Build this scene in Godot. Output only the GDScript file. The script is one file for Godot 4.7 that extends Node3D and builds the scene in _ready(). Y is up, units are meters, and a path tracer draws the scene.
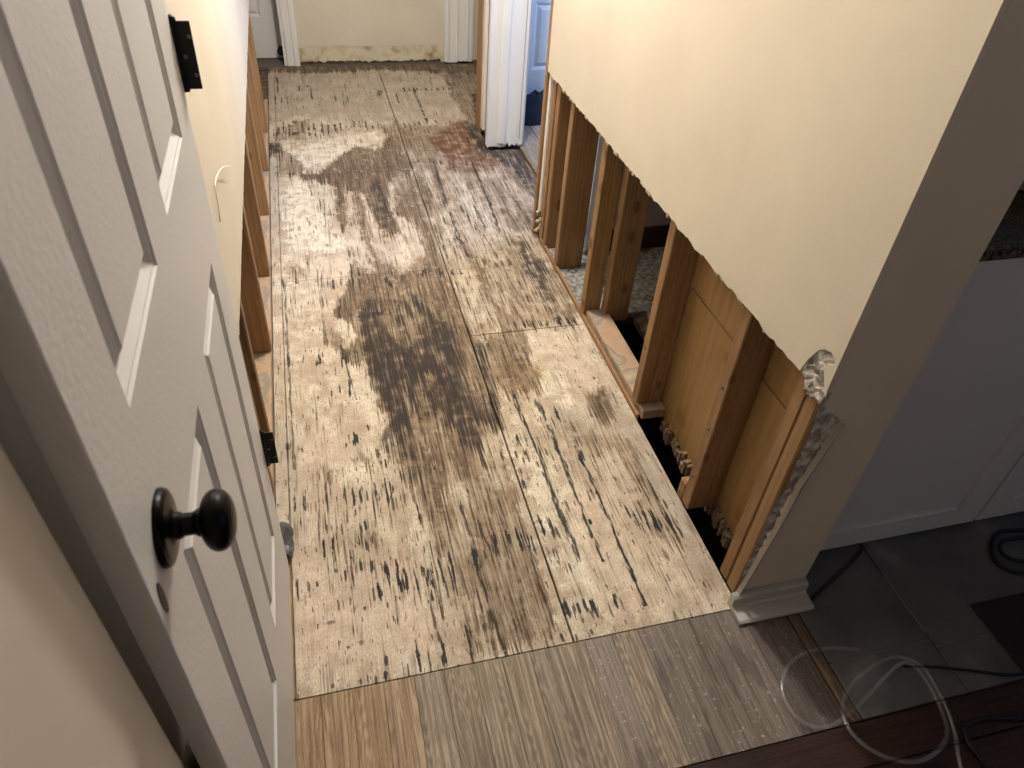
extends Node3D
# A gutted hallway: water-stained plywood subfloor, drywall cut off at two feet on both sides, open studs,
# an old six-panel door standing open on the left and a dim kitchen round the corner on the right.
# Units are metres, the hall runs along -z, the subfloor's top is y = 0.

var org := Vector3.ZERO          # subtracted from every vertex, so that a thing's parts sit around its base
var tint := Color(1, 1, 1)       # linear vertex colour of the piece being built
var uvo := Vector2.ZERO          # texture shift of the piece being built
var M := {}
var rng := RandomNumberGenerator.new()

func _ready() -> void:
	rng.seed = 4711
	# ---------------------------------------------------------------- camera, environment, exposure
	var cam := Camera3D.new()
	cam.name = "camera"
	cam.transform = Transform3D(Basis(Vector3(0.96737, 0.05798, 0.24666), Vector3(0.11931, 0.75458, -0.64527), Vector3(-0.22354, 0.65364, 0.72304)).orthonormalized(), Vector3(0, 1.58, 0))
	cam.fov = 55.309
	cam.near = 0.02
	cam.far = 60.0
	var lens := CameraAttributesPhysical.new()      # a phone's lens: the door edge and knob close by are a touch soft
	lens.frustum_focal_length = 22.902
	lens.frustum_focus_distance = 2.1
	lens.exposure_aperture = 8.0
	cam.attributes = lens
	add_child(cam)
	cam.current = true
	var we := WorldEnvironment.new()
	we.name = "environment"
	var env := Environment.new()
	env.background_mode = Environment.BG_COLOR
	env.background_color = Color(0.05, 0.06, 0.08)
	env.tonemap_mode = Environment.TONE_MAPPER_LINEAR
	env.tonemap_exposure = 1.0
	env.sdfgi_enabled = true
	env.ssao_enabled = true
	env.ssil_enabled = true
	we.environment = env
	add_child(we)
	# ---------------------------------------------------------------- lights: the hall's ceiling lamp, daylight at two windows
	build_materials()
	ceiling_lamp("ceiling_lamp", "round white glass ceiling lamp over the middle of the hallway", Vector3(0.48, 2.44, -2.5), 4.7)
	window_light("window_1", Vector3(2.18, 1.35, -3.35), Vector2(0.8, 1.1), -PI / 2, 3.2, Color(0.55, 0.72, 1.0))
	window_light("window_2", Vector3(3.18, 1.5, 0.35), Vector2(1.2, 1.0), -PI / 2, 0.30, Color(0.60, 0.74, 1.0))
	# ---------------------------------------------------------------- structure
	build_floor()
	build_right_wall()
	build_left_wall()
	build_far_end()
	build_shell()
	# ---------------------------------------------------------------- things
	build_door()
	build_kitchen()
	build_small_things()

# ======================================================================== helpers
func begin() -> SurfaceTool:
	var st := SurfaceTool.new()
	st.begin(Mesh.PRIMITIVE_TRIANGLES)
	return st

func tri(st: SurfaceTool, a: Vector3, b: Vector3, c: Vector3, na: Vector3, nb: Vector3, nc: Vector3, ua: Vector2, ub: Vector2, uc: Vector2) -> void:
	var g := (b - a).cross(c - a)
	if g.length_squared() < 1e-16:
		return
	var flip := g.dot(na + nb + nc) > 0.0        # front faces run clockwise
	var vs := [a, c, b] if flip else [a, b, c]
	var ns := [na, nc, nb] if flip else [na, nb, nc]
	var us := [ua, uc, ub] if flip else [ua, ub, uc]
	for i in 3:
		st.set_color(tint)
		st.set_normal(ns[i])
		st.set_uv(us[i] + uvo)
		st.add_vertex(vs[i] - org)

func quad(st: SurfaceTool, a: Vector3, b: Vector3, c: Vector3, d: Vector3, n: Vector3, ua := Vector2.ZERO, ub := Vector2(1, 0), uc := Vector2(1, 1), ud := Vector2(0, 1)) -> void:
	tri(st, a, b, c, n, n, n, ua, ub, uc)
	tri(st, a, c, d, n, n, n, ua, uc, ud)

func uv_of(p: Vector3, axis: int, along: int) -> Vector2:
	var others := [0, 1, 2]
	others.erase(axis)
	if axis != along:
		others.erase(along)
		return Vector2(p[others[0]] + p[axis], p[along])
	return Vector2(p[others[0]], p[others[1]])

# chamfered box between two corners; the grain (texture v) runs along its longest side
func box(st: SurfaceTool, lo: Vector3, hi: Vector3, bev := 0.002, along := -1) -> void:
	var size := hi - lo
	var l := along if along >= 0 else size.max_axis_index()
	bev = minf(bev, minf(size.x, minf(size.y, size.z)) * 0.45)
	var cs := [lo, hi]
	for ax in 3:
		var b: int = (ax + 1) % 3
		var c: int = (ax + 2) % 3
		for s in 2:
			var n := Vector3.ZERO
			n[ax] = 1.0 if s == 1 else -1.0
			var q := []
			for k in [[0, 0], [1, 0], [1, 1], [0, 1]]:
				var p := Vector3.ZERO
				p[ax] = cs[s][ax]
				p[b] = lo[b] + bev if k[0] == 0 else hi[b] - bev
				p[c] = lo[c] + bev if k[1] == 0 else hi[c] - bev
				q.append(p)
			quad(st, q[0], q[1], q[2], q[3], n, uv_of(q[0], ax, l), uv_of(q[1], ax, l), uv_of(q[2], ax, l), uv_of(q[3], ax, l))
	if bev <= 0.0:
		return
	for ax in 3:                                   # the twelve chamfers, along each axis
		var b: int = (ax + 1) % 3
		var c: int = (ax + 2) % 3
		for sb in 2:
			for sc in 2:
				var n := Vector3.ZERO
				n[b] = 1.0 if sb == 1 else -1.0
				n[c] = 1.0 if sc == 1 else -1.0
				n = n.normalized()
				var p0 := Vector3.ZERO
				p0[ax] = lo[ax] + bev
				p0[b] = cs[sb][b]
				p0[c] = cs[sc][c] - bev * (1.0 if sc == 1 else -1.0)
				var p1 := p0
				p1[b] = cs[sb][b] - bev * (1.0 if sb == 1 else -1.0)
				p1[c] = cs[sc][c]
				var p2 := p1
				p2[ax] = hi[ax] - bev
				var p3 := p0
				p3[ax] = hi[ax] - bev
				quad(st, p0, p1, p2, p3, n, uv_of(p0, b, l), uv_of(p1, b, l), uv_of(p2, b, l), uv_of(p3, b, l))
	for sx in 2:
		for sy in 2:
			for sz in 2:
				var s := Vector3(sx * 2 - 1, sy * 2 - 1, sz * 2 - 1)
				var p := Vector3(cs[sx].x, cs[sy].y, cs[sz].z)
				var a := p - Vector3(0, s.y, s.z) * bev
				var bb := p - Vector3(s.x, 0, s.z) * bev
				var cc := p - Vector3(s.x, s.y, 0) * bev
				var n := s.normalized()
				tri(st, a, bb, cc, n, n, n, uv_of(a, 0, l), uv_of(bb, 0, l), uv_of(cc, 0, l))

# a plate cut to a polygon: front at o + ux*p.x + uy*p.y, thickness going to -n
func plate(st: SurfaceTool, poly: PackedVector2Array, o: Vector3, ux: Vector3, uy: Vector3, n: Vector3, thick: float) -> void:
	var idx := Geometry2D.triangulate_polygon(poly)
	var pos := func(p: Vector2) -> Vector3: return o + ux * p.x + uy * p.y
	for k in range(0, idx.size(), 3):
		var a := poly[idx[k]]
		var b := poly[idx[k + 1]]
		var c := poly[idx[k + 2]]
		tri(st, pos.call(a), pos.call(b), pos.call(c), n, n, n, a, b, c)
		tri(st, pos.call(a) - n * thick, pos.call(b) - n * thick, pos.call(c) - n * thick, -n, -n, -n, a, b, c)
	var ccw := not Geometry2D.is_polygon_clockwise(poly)
	for k in poly.size():
		var a := poly[k]
		var b := poly[(k + 1) % poly.size()]
		var t := (b - a).normalized()
		var o2 := Vector2(t.y, -t.x) if ccw else Vector2(-t.y, t.x)
		var nn := (ux * o2.x + uy * o2.y).normalized()
		var A: Vector3 = pos.call(a)
		var B: Vector3 = pos.call(b)
		quad(st, A, B, B - n * thick, A - n * thick, nn, a, b, b + Vector2(thick, 0), a + Vector2(thick, 0))

func lathe(st: SurfaceTool, o: Vector3, axis: Vector3, profile: Array, seg := 28) -> void:   # profile: [distance along axis, radius]
	var u := axis.cross(Vector3(0.3, 0.9, 0.2)).normalized()
	var v := axis.cross(u).normalized()
	for i in profile.size() - 1:
		var p: Vector2 = profile[i]
		var q: Vector2 = profile[i + 1]
		var slope := Vector2(q.y - p.y, -(q.x - p.x)).normalized()   # along, radial (outward is -slope.y)
		for k in seg:
			var a0 := TAU * k / seg
			var a1 := TAU * (k + 1) / seg
			var r0 := u * cos(a0) + v * sin(a0)
			var r1 := u * cos(a1) + v * sin(a1)
			var n0 := (r0 * -slope.y + axis * -slope.x).normalized()
			var n1 := (r1 * -slope.y + axis * -slope.x).normalized()
			var A := o + axis * p.x + r0 * p.y
			var B := o + axis * p.x + r1 * p.y
			var C := o + axis * q.x + r1 * q.y
			var Dd := o + axis * q.x + r0 * q.y
			tri(st, A, B, C, n0, n1, n1, Vector2(a0, p.x), Vector2(a1, p.x), Vector2(a1, q.x))
			tri(st, A, C, Dd, n0, n1, n0, Vector2(a0, p.x), Vector2(a1, q.x), Vector2(a0, q.x))

func smooth_path(pts: Array, sub := 6) -> Array:
	var c := Curve3D.new()
	for i in pts.size():
		var prev: Vector3 = pts[maxi(i - 1, 0)]
		var next: Vector3 = pts[mini(i + 1, pts.size() - 1)]
		var t := (next - prev) / 6.0
		c.add_point(pts[i], -t, t)
	var out := []
	for i in pts.size() - 1:
		for k in sub:
			out.append(c.sample(i, float(k) / sub))
	out.append(pts[-1])
	return out

func tube(st: SurfaceTool, path: Array, r: float, seg := 8) -> void:
	var rings := []
	var up := Vector3.UP
	for i in path.size():
		var t: Vector3 = (path[mini(i + 1, path.size() - 1)] - path[maxi(i - 1, 0)]).normalized()
		var side := t.cross(up)
		if side.length() < 0.1:
			side = t.cross(Vector3.RIGHT)
		side = side.normalized()
		var u2 := side.cross(t).normalized()
		var ring := []
		for k in seg:
			var a := TAU * k / seg
			ring.append((side * cos(a) + u2 * sin(a)))
		rings.append(ring)
	for i in path.size() - 1:
		for k in seg:
			var k1 := (k + 1) % seg
			var n00: Vector3 = rings[i][k]
			var n01: Vector3 = rings[i][k1]
			var n10: Vector3 = rings[i + 1][k]
			var n11: Vector3 = rings[i + 1][k1]
			var A: Vector3 = path[i] + n00 * r
			var B: Vector3 = path[i] + n01 * r
			var C: Vector3 = path[i + 1] + n11 * r
			var Dd: Vector3 = path[i + 1] + n10 * r
			tri(st, A, B, C, n00, n01, n11, Vector2.ZERO, Vector2.ZERO, Vector2.ZERO)
			tri(st, A, C, Dd, n00, n11, n10, Vector2.ZERO, Vector2.ZERO, Vector2.ZERO)
	for e in [0, path.size() - 1]:
		var d: Vector3 = (path[0] - path[1]).normalized() if e == 0 else (path[-1] - path[-2]).normalized()
		for k in seg:
			tri(st, path[e], path[e] + rings[e][k] * r, path[e] + rings[e][(k + 1) % seg] * r, d, d, d, Vector2.ZERO, Vector2.ZERO, Vector2.ZERO)

func put(called: String, st: SurfaceTool, m: Material, parent: Node = null) -> MeshInstance3D:
	var o := MeshInstance3D.new()
	o.name = called
	o.mesh = st.commit()
	o.material_override = m
	if parent == null:
		parent = self
		o.position = org
	parent.add_child(o, true)
	return o

func group_at(called: String, at := Vector3.ZERO) -> Node3D:
	var o := Node3D.new()
	o.name = called
	o.position = at
	add_child(o, true)
	org = at
	return o

func structure(called: String, label: String, category: String) -> Node3D:
	var o := group_at(called)
	o.set_meta("kind", "structure")
	o.set_meta("label", label)
	o.set_meta("category", category)
	return o

func tag(o: Node, label: String, category: String, group := "") -> void:
	o.set_meta("label", label)
	o.set_meta("category", category)
	if group != "":
		o.set_meta("group", group)

func piece(called: String, parent: Node, lo: Vector3, hi: Vector3, m: Material, bev := 0.002, along := -1) -> MeshInstance3D:
	var st := begin()
	uvo = Vector2(rng.randf(), rng.randf() * 3.0)
	box(st, lo, hi, bev, along)
	uvo = Vector2.ZERO
	return put(called, st, m, parent)

func shade(v: float, spread := 0.12) -> void:        # a small difference in tone between one board and the next
	var k := v * (1.0 + rng.randf_range(-spread, spread))
	tint = Color(k, k * rng.randf_range(0.96, 1.03), k * rng.randf_range(0.92, 1.04))

# ======================================================================== textures and materials
func noise_bytes(w: int, h: int, seed_: int, freq: float, oct := 3, stretch := 1) -> PackedByteArray:
	var f := FastNoiseLite.new()
	f.noise_type = FastNoiseLite.TYPE_SIMPLEX_SMOOTH
	f.seed = seed_
	f.frequency = freq
	f.fractal_octaves = oct
	var im := f.get_image(w, maxi(4, h / stretch), false, false, true)
	if stretch > 1:
		im.resize(w, h, Image.INTERPOLATE_CUBIC)
	im.convert(Image.FORMAT_L8)
	return im.get_data()

func mat(color: Color, rough := 0.8, metal := 0.0) -> StandardMaterial3D:
	var m := StandardMaterial3D.new()
	m.albedo_color = color
	m.roughness = rough
	m.metallic = metal
	return m

func grain_normal(freq: float, bump: float, seed_ := 3) -> NoiseTexture2D:
	var f := FastNoiseLite.new()
	f.seed = seed_
	f.frequency = freq
	f.fractal_octaves = 3
	var t := NoiseTexture2D.new()
	t.width = 512
	t.height = 512
	t.seamless = true
	t.as_normal_map = true
	t.bump_strength = bump
	t.noise = f
	return t

func with_peel(m: StandardMaterial3D, scale: float, bump: float, seed_ := 3) -> StandardMaterial3D:
	m.normal_enabled = true
	m.normal_texture = grain_normal(0.06, bump, seed_)
	m.normal_scale = 0.5
	m.uv1_triplanar = true
	m.uv1_world_triplanar = true
	m.uv1_scale = Vector3.ONE * scale
	return m

# sawn timber: light and dark grain along v, a few knots, scuffs
func wood_texture(seed_: int, light: Color, dark: Color, knots: int, grain: float, dirt: float, flecks := 0.0, ringy := 0.14, w := 256, h := 1024) -> ImageTexture:
	var streak := noise_bytes(w, h, seed_, 0.09, 4, 40)
	var ring := noise_bytes(w, h, seed_ + 1, 0.014, 2, 14)
	var blot := noise_bytes(w, h, seed_ + 2, 0.010, 4, 3)
	var fine := noise_bytes(w, h, seed_ + 3, 0.35, 2, 8)
	var spot := noise_bytes(w, h, seed_ + 4, 0.055, 3)
	var r := RandomNumberGenerator.new()
	r.seed = seed_
	var ks := []
	for i in knots:
		ks.append(Vector3(r.randf() * w, r.randf() * h, r.randf_range(5, 10)))
	var bytes := PackedByteArray()
	bytes.resize(w * h * 3)
	for row in h:
		var j := row * 2 if row * 2 < h else (h - 1 - row) * 2      # there and back again, so that it repeats without a seam
		for col in w:
			var i := col * 2 if col * 2 < w else (w - 1 - col) * 2
			var k := j * w + i
			var rg := 0.5 + 0.5 * sin(ring[k] / 255.0 * 60.0)
			var g := streak[k] / 255.0 * 0.62 + rg * ringy + fine[k] / 255.0 * 0.25
			var t := clampf((g - 0.32) * grain * 2.2, 0.0, 1.0)
			for q: Vector3 in ks:
				var dx := (i - q.x) / q.z
				var dy := (j - q.y) / (q.z * 1.7)
				var d2 := dx * dx + dy * dy
				if d2 < 4.0:
					t = maxf(t, 1.15 - d2 * 0.32)
			var b := blot[k] / 255.0
			t = clampf(t + smoothstep(0.52, 0.8, b) * dirt, 0.0, 1.0)
			var c := light.lerp(dark, t)
			if flecks > 0.0 and spot[k] > 255 - 60 * flecks and b < 0.62:
				c = c.lerp(Color(0.78, 0.75, 0.70), 0.75)
			k = row * w + col
			bytes[k * 3] = int(c.r * 255.0)
			bytes[k * 3 + 1] = int(c.g * 255.0)
			bytes[k * 3 + 2] = int(c.b * 255.0)
	return ImageTexture.create_from_image(Image.create_from_data(w, h, false, Image.FORMAT_RGB8, bytes))

func wood_mat(tex: Texture2D, w_m: float, l_m: float, rough := 0.8) -> StandardMaterial3D:
	var m := StandardMaterial3D.new()
	m.albedo_texture = tex
	m.roughness = rough
	m.uv1_scale = Vector3(0.5 / w_m, 0.5 / l_m, 1)
	m.vertex_color_use_as_albedo = true
	return m

func blotch_texture(seed_: int, cols: Array, freq: float, w := 256, h := 256, oct := 5) -> ImageTexture:
	var f := FastNoiseLite.new()
	f.seed = seed_
	f.frequency = freq
	f.fractal_octaves = oct
	var im := f.get_seamless_image(w, h, false, false, 0.1, true)
	im.convert(Image.FORMAT_L8)
	var src := im.get_data()
	var grad := Gradient.new()
	grad.offsets = PackedFloat32Array(cols.map(func(c): return c[0]))
	grad.colors = PackedColorArray(cols.map(func(c): return c[1]))
	var bytes := PackedByteArray()
	bytes.resize(w * h * 3)
	for k in w * h:
		var c := grad.sample(src[k] / 255.0)
		bytes[k * 3] = int(c.r * 255)
		bytes[k * 3 + 1] = int(c.g * 255)
		bytes[k * 3 + 2] = int(c.b * 255)
	return ImageTexture.create_from_image(Image.create_from_data(w, h, false, Image.FORMAT_RGB8, bytes))

func tri_mat(tex: Texture2D, scale: float, rough := 0.85) -> StandardMaterial3D:
	var m := StandardMaterial3D.new()
	m.albedo_texture = tex
	m.roughness = rough
	m.uv1_triplanar = true
	m.uv1_world_triplanar = true
	m.uv1_scale = Vector3.ONE * scale
	return m

func build_materials() -> void:
	M.wall = tri_mat(blotch_texture(21, [[0.0, Color(0.795, 0.752, 0.685)], [0.5, Color(0.81, 0.768, 0.70)], [1.0, Color(0.825, 0.783, 0.715)]], 0.008), 1.2, 0.62)
	M.wall.normal_enabled = true
	M.wall.normal_texture = grain_normal(0.05, 2.0, 8)
	M.wall.normal_scale = 0.07
	M.gypsum = tri_mat(blotch_texture(22, [[0.0, Color(0.45, 0.38, 0.29)], [0.45, Color(0.70, 0.64, 0.54)], [1.0, Color(0.88, 0.86, 0.80)]], 0.06), 6.0, 0.95)
	M.plaster = tri_mat(blotch_texture(23, [[0.0, Color(0.34, 0.32, 0.29)], [0.42, Color(0.58, 0.56, 0.53)], [0.62, Color(0.76, 0.74, 0.71)], [1.0, Color(0.92, 0.90, 0.87)]], 0.015), 7.0, 0.8)
	M.trim = with_peel(mat(Color(0.86, 0.85, 0.83), 0.45), 5.0, 1.2, 5)
	M.old_trim = with_peel(mat(Color(0.68, 0.66, 0.62), 0.5), 5.0, 1.2, 5)
	M.door = with_peel(mat(Color(0.80, 0.79, 0.775), 0.42), 3.0, 1.0, 6)
	M.black_metal = mat(Color(0.045, 0.038, 0.035), 0.32, 0.75)
	M.hinge = mat(Color(0.02, 0.02, 0.022), 0.45, 0.5)
	M.steel = mat(Color(0.70, 0.69, 0.66), 0.38, 0.6)
	M.flashing = mat(Color(0.40, 0.40, 0.40), 0.5, 0.5)
	M.screw = mat(Color(0.35, 0.34, 0.33), 0.4, 0.8)
	M.stud = wood_mat(wood_texture(41, Color(0.605, 0.475, 0.335), Color(0.44, 0.315, 0.20), 7, 0.62, 0.12), 0.28, 1.1, 0.8)
	M.panel = wood_mat(wood_texture(47, Color(0.66, 0.52, 0.335), Color(0.54, 0.405, 0.245), 3, 0.6, 0.2), 0.7, 1.6, 0.7)
	M.plank_warm = wood_mat(wood_texture(51, Color(0.67, 0.575, 0.47), Color(0.44, 0.345, 0.26), 0, 0.85, 0.15, 0.10, 0.26), 0.20, 0.8, 0.7)
	M.plank_grey = wood_mat(wood_texture(52, Color(0.635, 0.57, 0.49), Color(0.42, 0.365, 0.305), 0, 0.9, 0.15, 0.22, 0.26), 0.20, 0.8, 0.7)
	M.plank_dirty = wood_mat(wood_texture(53, Color(0.54, 0.49, 0.44), Color(0.34, 0.295, 0.255), 0, 0.75, 0.4, 0.75), 0.22, 0.8, 0.65)
	M.dark_plank = wood_mat(wood_texture(54, Color(0.25, 0.165, 0.13), Color(0.12, 0.075, 0.06), 0, 0.8, 0.3, 0.12), 0.24, 1.2, 0.38)
	M.cement = tri_mat(blotch_texture(24, [[0.0, Color(0.27, 0.265, 0.26)], [0.4, Color(0.34, 0.335, 0.325)], [0.75, Color(0.38, 0.375, 0.365)], [1.0, Color(0.50, 0.49, 0.48)]], 0.012), 1.1, 0.55)
	M.caulk = mat(Color(0.46, 0.45, 0.43), 0.8)
	M.vinyl = tri_mat(vinyl_texture(), 4.2, 0.5)
	M.granite = tri_mat(blotch_texture(25, [[0.0, Color(0.05, 0.045, 0.04)], [0.38, Color(0.20, 0.17, 0.14)], [0.5, Color(0.46, 0.40, 0.33)], [0.62, Color(0.22, 0.19, 0.16)], [1.0, Color(0.62, 0.57, 0.50)]], 0.07), 3.5, 0.25)
	M.cabinet = mat(Color(0.80, 0.80, 0.81), 0.4)
	M.grime = tri_mat(blotch_texture(26, [[0.0, Color(0.24, 0.185, 0.14)], [0.5, Color(0.36, 0.285, 0.22)], [0.7, Color(0.43, 0.36, 0.28)], [1.0, Color(0.50, 0.43, 0.34)]], 0.025), 3.0, 0.9)
	M.plate = tri_mat(blotch_texture(27, [[0.0, Color(0.45, 0.36, 0.28)], [0.35, Color(0.64, 0.53, 0.42)], [0.6, Color(0.68, 0.56, 0.45)], [0.68, Color(0.52, 0.48, 0.43)], [1.0, Color(0.72, 0.62, 0.52)]], 0.010), 2.0, 0.85)
	M.strip = tri_mat(blotch_texture(28, [[0.0, Color(0.34, 0.30, 0.27)], [0.4, Color(0.68, 0.62, 0.55)], [0.7, Color(0.77, 0.71, 0.63)], [1.0, Color(0.88, 0.84, 0.77)]], 0.03), 3.0, 0.9)
	M.splinter = tri_mat(blotch_texture(31, [[0.0, Color(0.34, 0.27, 0.20)], [0.5, Color(0.56, 0.47, 0.37)], [0.7, Color(0.64, 0.57, 0.48)], [1.0, Color(0.74, 0.69, 0.61)]], 0.05), 5.0, 0.9)
	M.torn_base = tri_mat(blotch_texture(29, [[0.0, Color(0.52, 0.42, 0.3)], [0.3, Color(0.77, 0.72, 0.61)], [0.55, Color(0.82, 0.78, 0.69)], [0.75, Color(0.76, 0.70, 0.58)], [1.0, Color(0.85, 0.82, 0.74)]], 0.022), 1.2, 0.9)
	M.earth = mat(Color(0.36, 0.30, 0.245), 1.0)
	M.carpet = tri_mat(blotch_texture(30, [[0.0, Color(0.16, 0.14, 0.125)], [0.5, Color(0.36, 0.33, 0.30)], [1.0, Color(0.55, 0.52, 0.48)]], 0.12), 5.0, 1.0)
	M.ceiling = mat(Color(0.84, 0.82, 0.78), 0.95)
	M.dark_paint = mat(Color(0.22, 0.09, 0.07), 0.7)
	M.grey_paint = mat(Color(0.60, 0.59, 0.58), 0.8)
	M.cable = mat(Color(0.03, 0.03, 0.032), 0.5)
	M.wire = mat(Color(0.90, 0.87, 0.78), 0.5)
	M.navy = mat(Color(0.07, 0.08, 0.16), 0.9)
	M.rug = mat(Color(0.11, 0.075, 0.065), 0.9)
	M.clear = mat(Color(0.80, 0.82, 0.83, 0.07), 0.12)
	M.clear.transparency = BaseMaterial3D.TRANSPARENCY_ALPHA
	M.ply_near = StandardMaterial3D.new()
	M.ply_far = StandardMaterial3D.new()
	var near_im := paint_floor(-0.80, -2.46, 900, 1130)
	var far_im := paint_floor(-2.46, -5.0, 560, 1060)
	for a in [[M.ply_near, near_im], [M.ply_far, far_im]]:
		a[0].albedo_texture = ImageTexture.create_from_image(a[1])
		a[0].roughness = 0.88
		a[0].texture_repeat = false
		var bump: Image = a[1].duplicate()
		bump.bump_map_to_normal_map(2.0)
		a[0].normal_enabled = true
		a[0].normal_texture = ImageTexture.create_from_image(bump)
		a[0].normal_scale = 0.6

func vinyl_texture() -> ImageTexture:      # sheet vinyl printed with grey diamonds on off-white
	var w := 128
	var bytes := PackedByteArray()
	bytes.resize(w * w * 3)
	var n := noise_bytes(w, w, 77, 0.06, 4)
	for j in w:
		for i in w:
			var d := absf(i - 64.0) + absf(j - 64.0)
			var d2 := absf(fposmod(i + 64.0, 128.0) - 64.0) + absf(fposmod(j + 64.0, 128.0) - 64.0)
			var c := Color(0.70, 0.68, 0.64)
			if d < 22.0 or (d2 < 14.0 and d2 > 7.0):
				c = Color(0.36, 0.35, 0.34)
			elif absf(d - 52.0) < 2.5:
				c = Color(0.56, 0.54, 0.51)
			c = c * (0.45 + 0.6 * n[j * w + i] / 255.0)
			var k := (j * w + i) * 3
			bytes[k] = int(clampf(c.r, 0, 1) * 255)
			bytes[k + 1] = int(clampf(c.g, 0, 1) * 255)
			bytes[k + 2] = int(clampf(c.b, 0, 1) * 255)
	return ImageTexture.create_from_image(Image.create_from_data(w, w, false, Image.FORMAT_RGB8, bytes))

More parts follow.
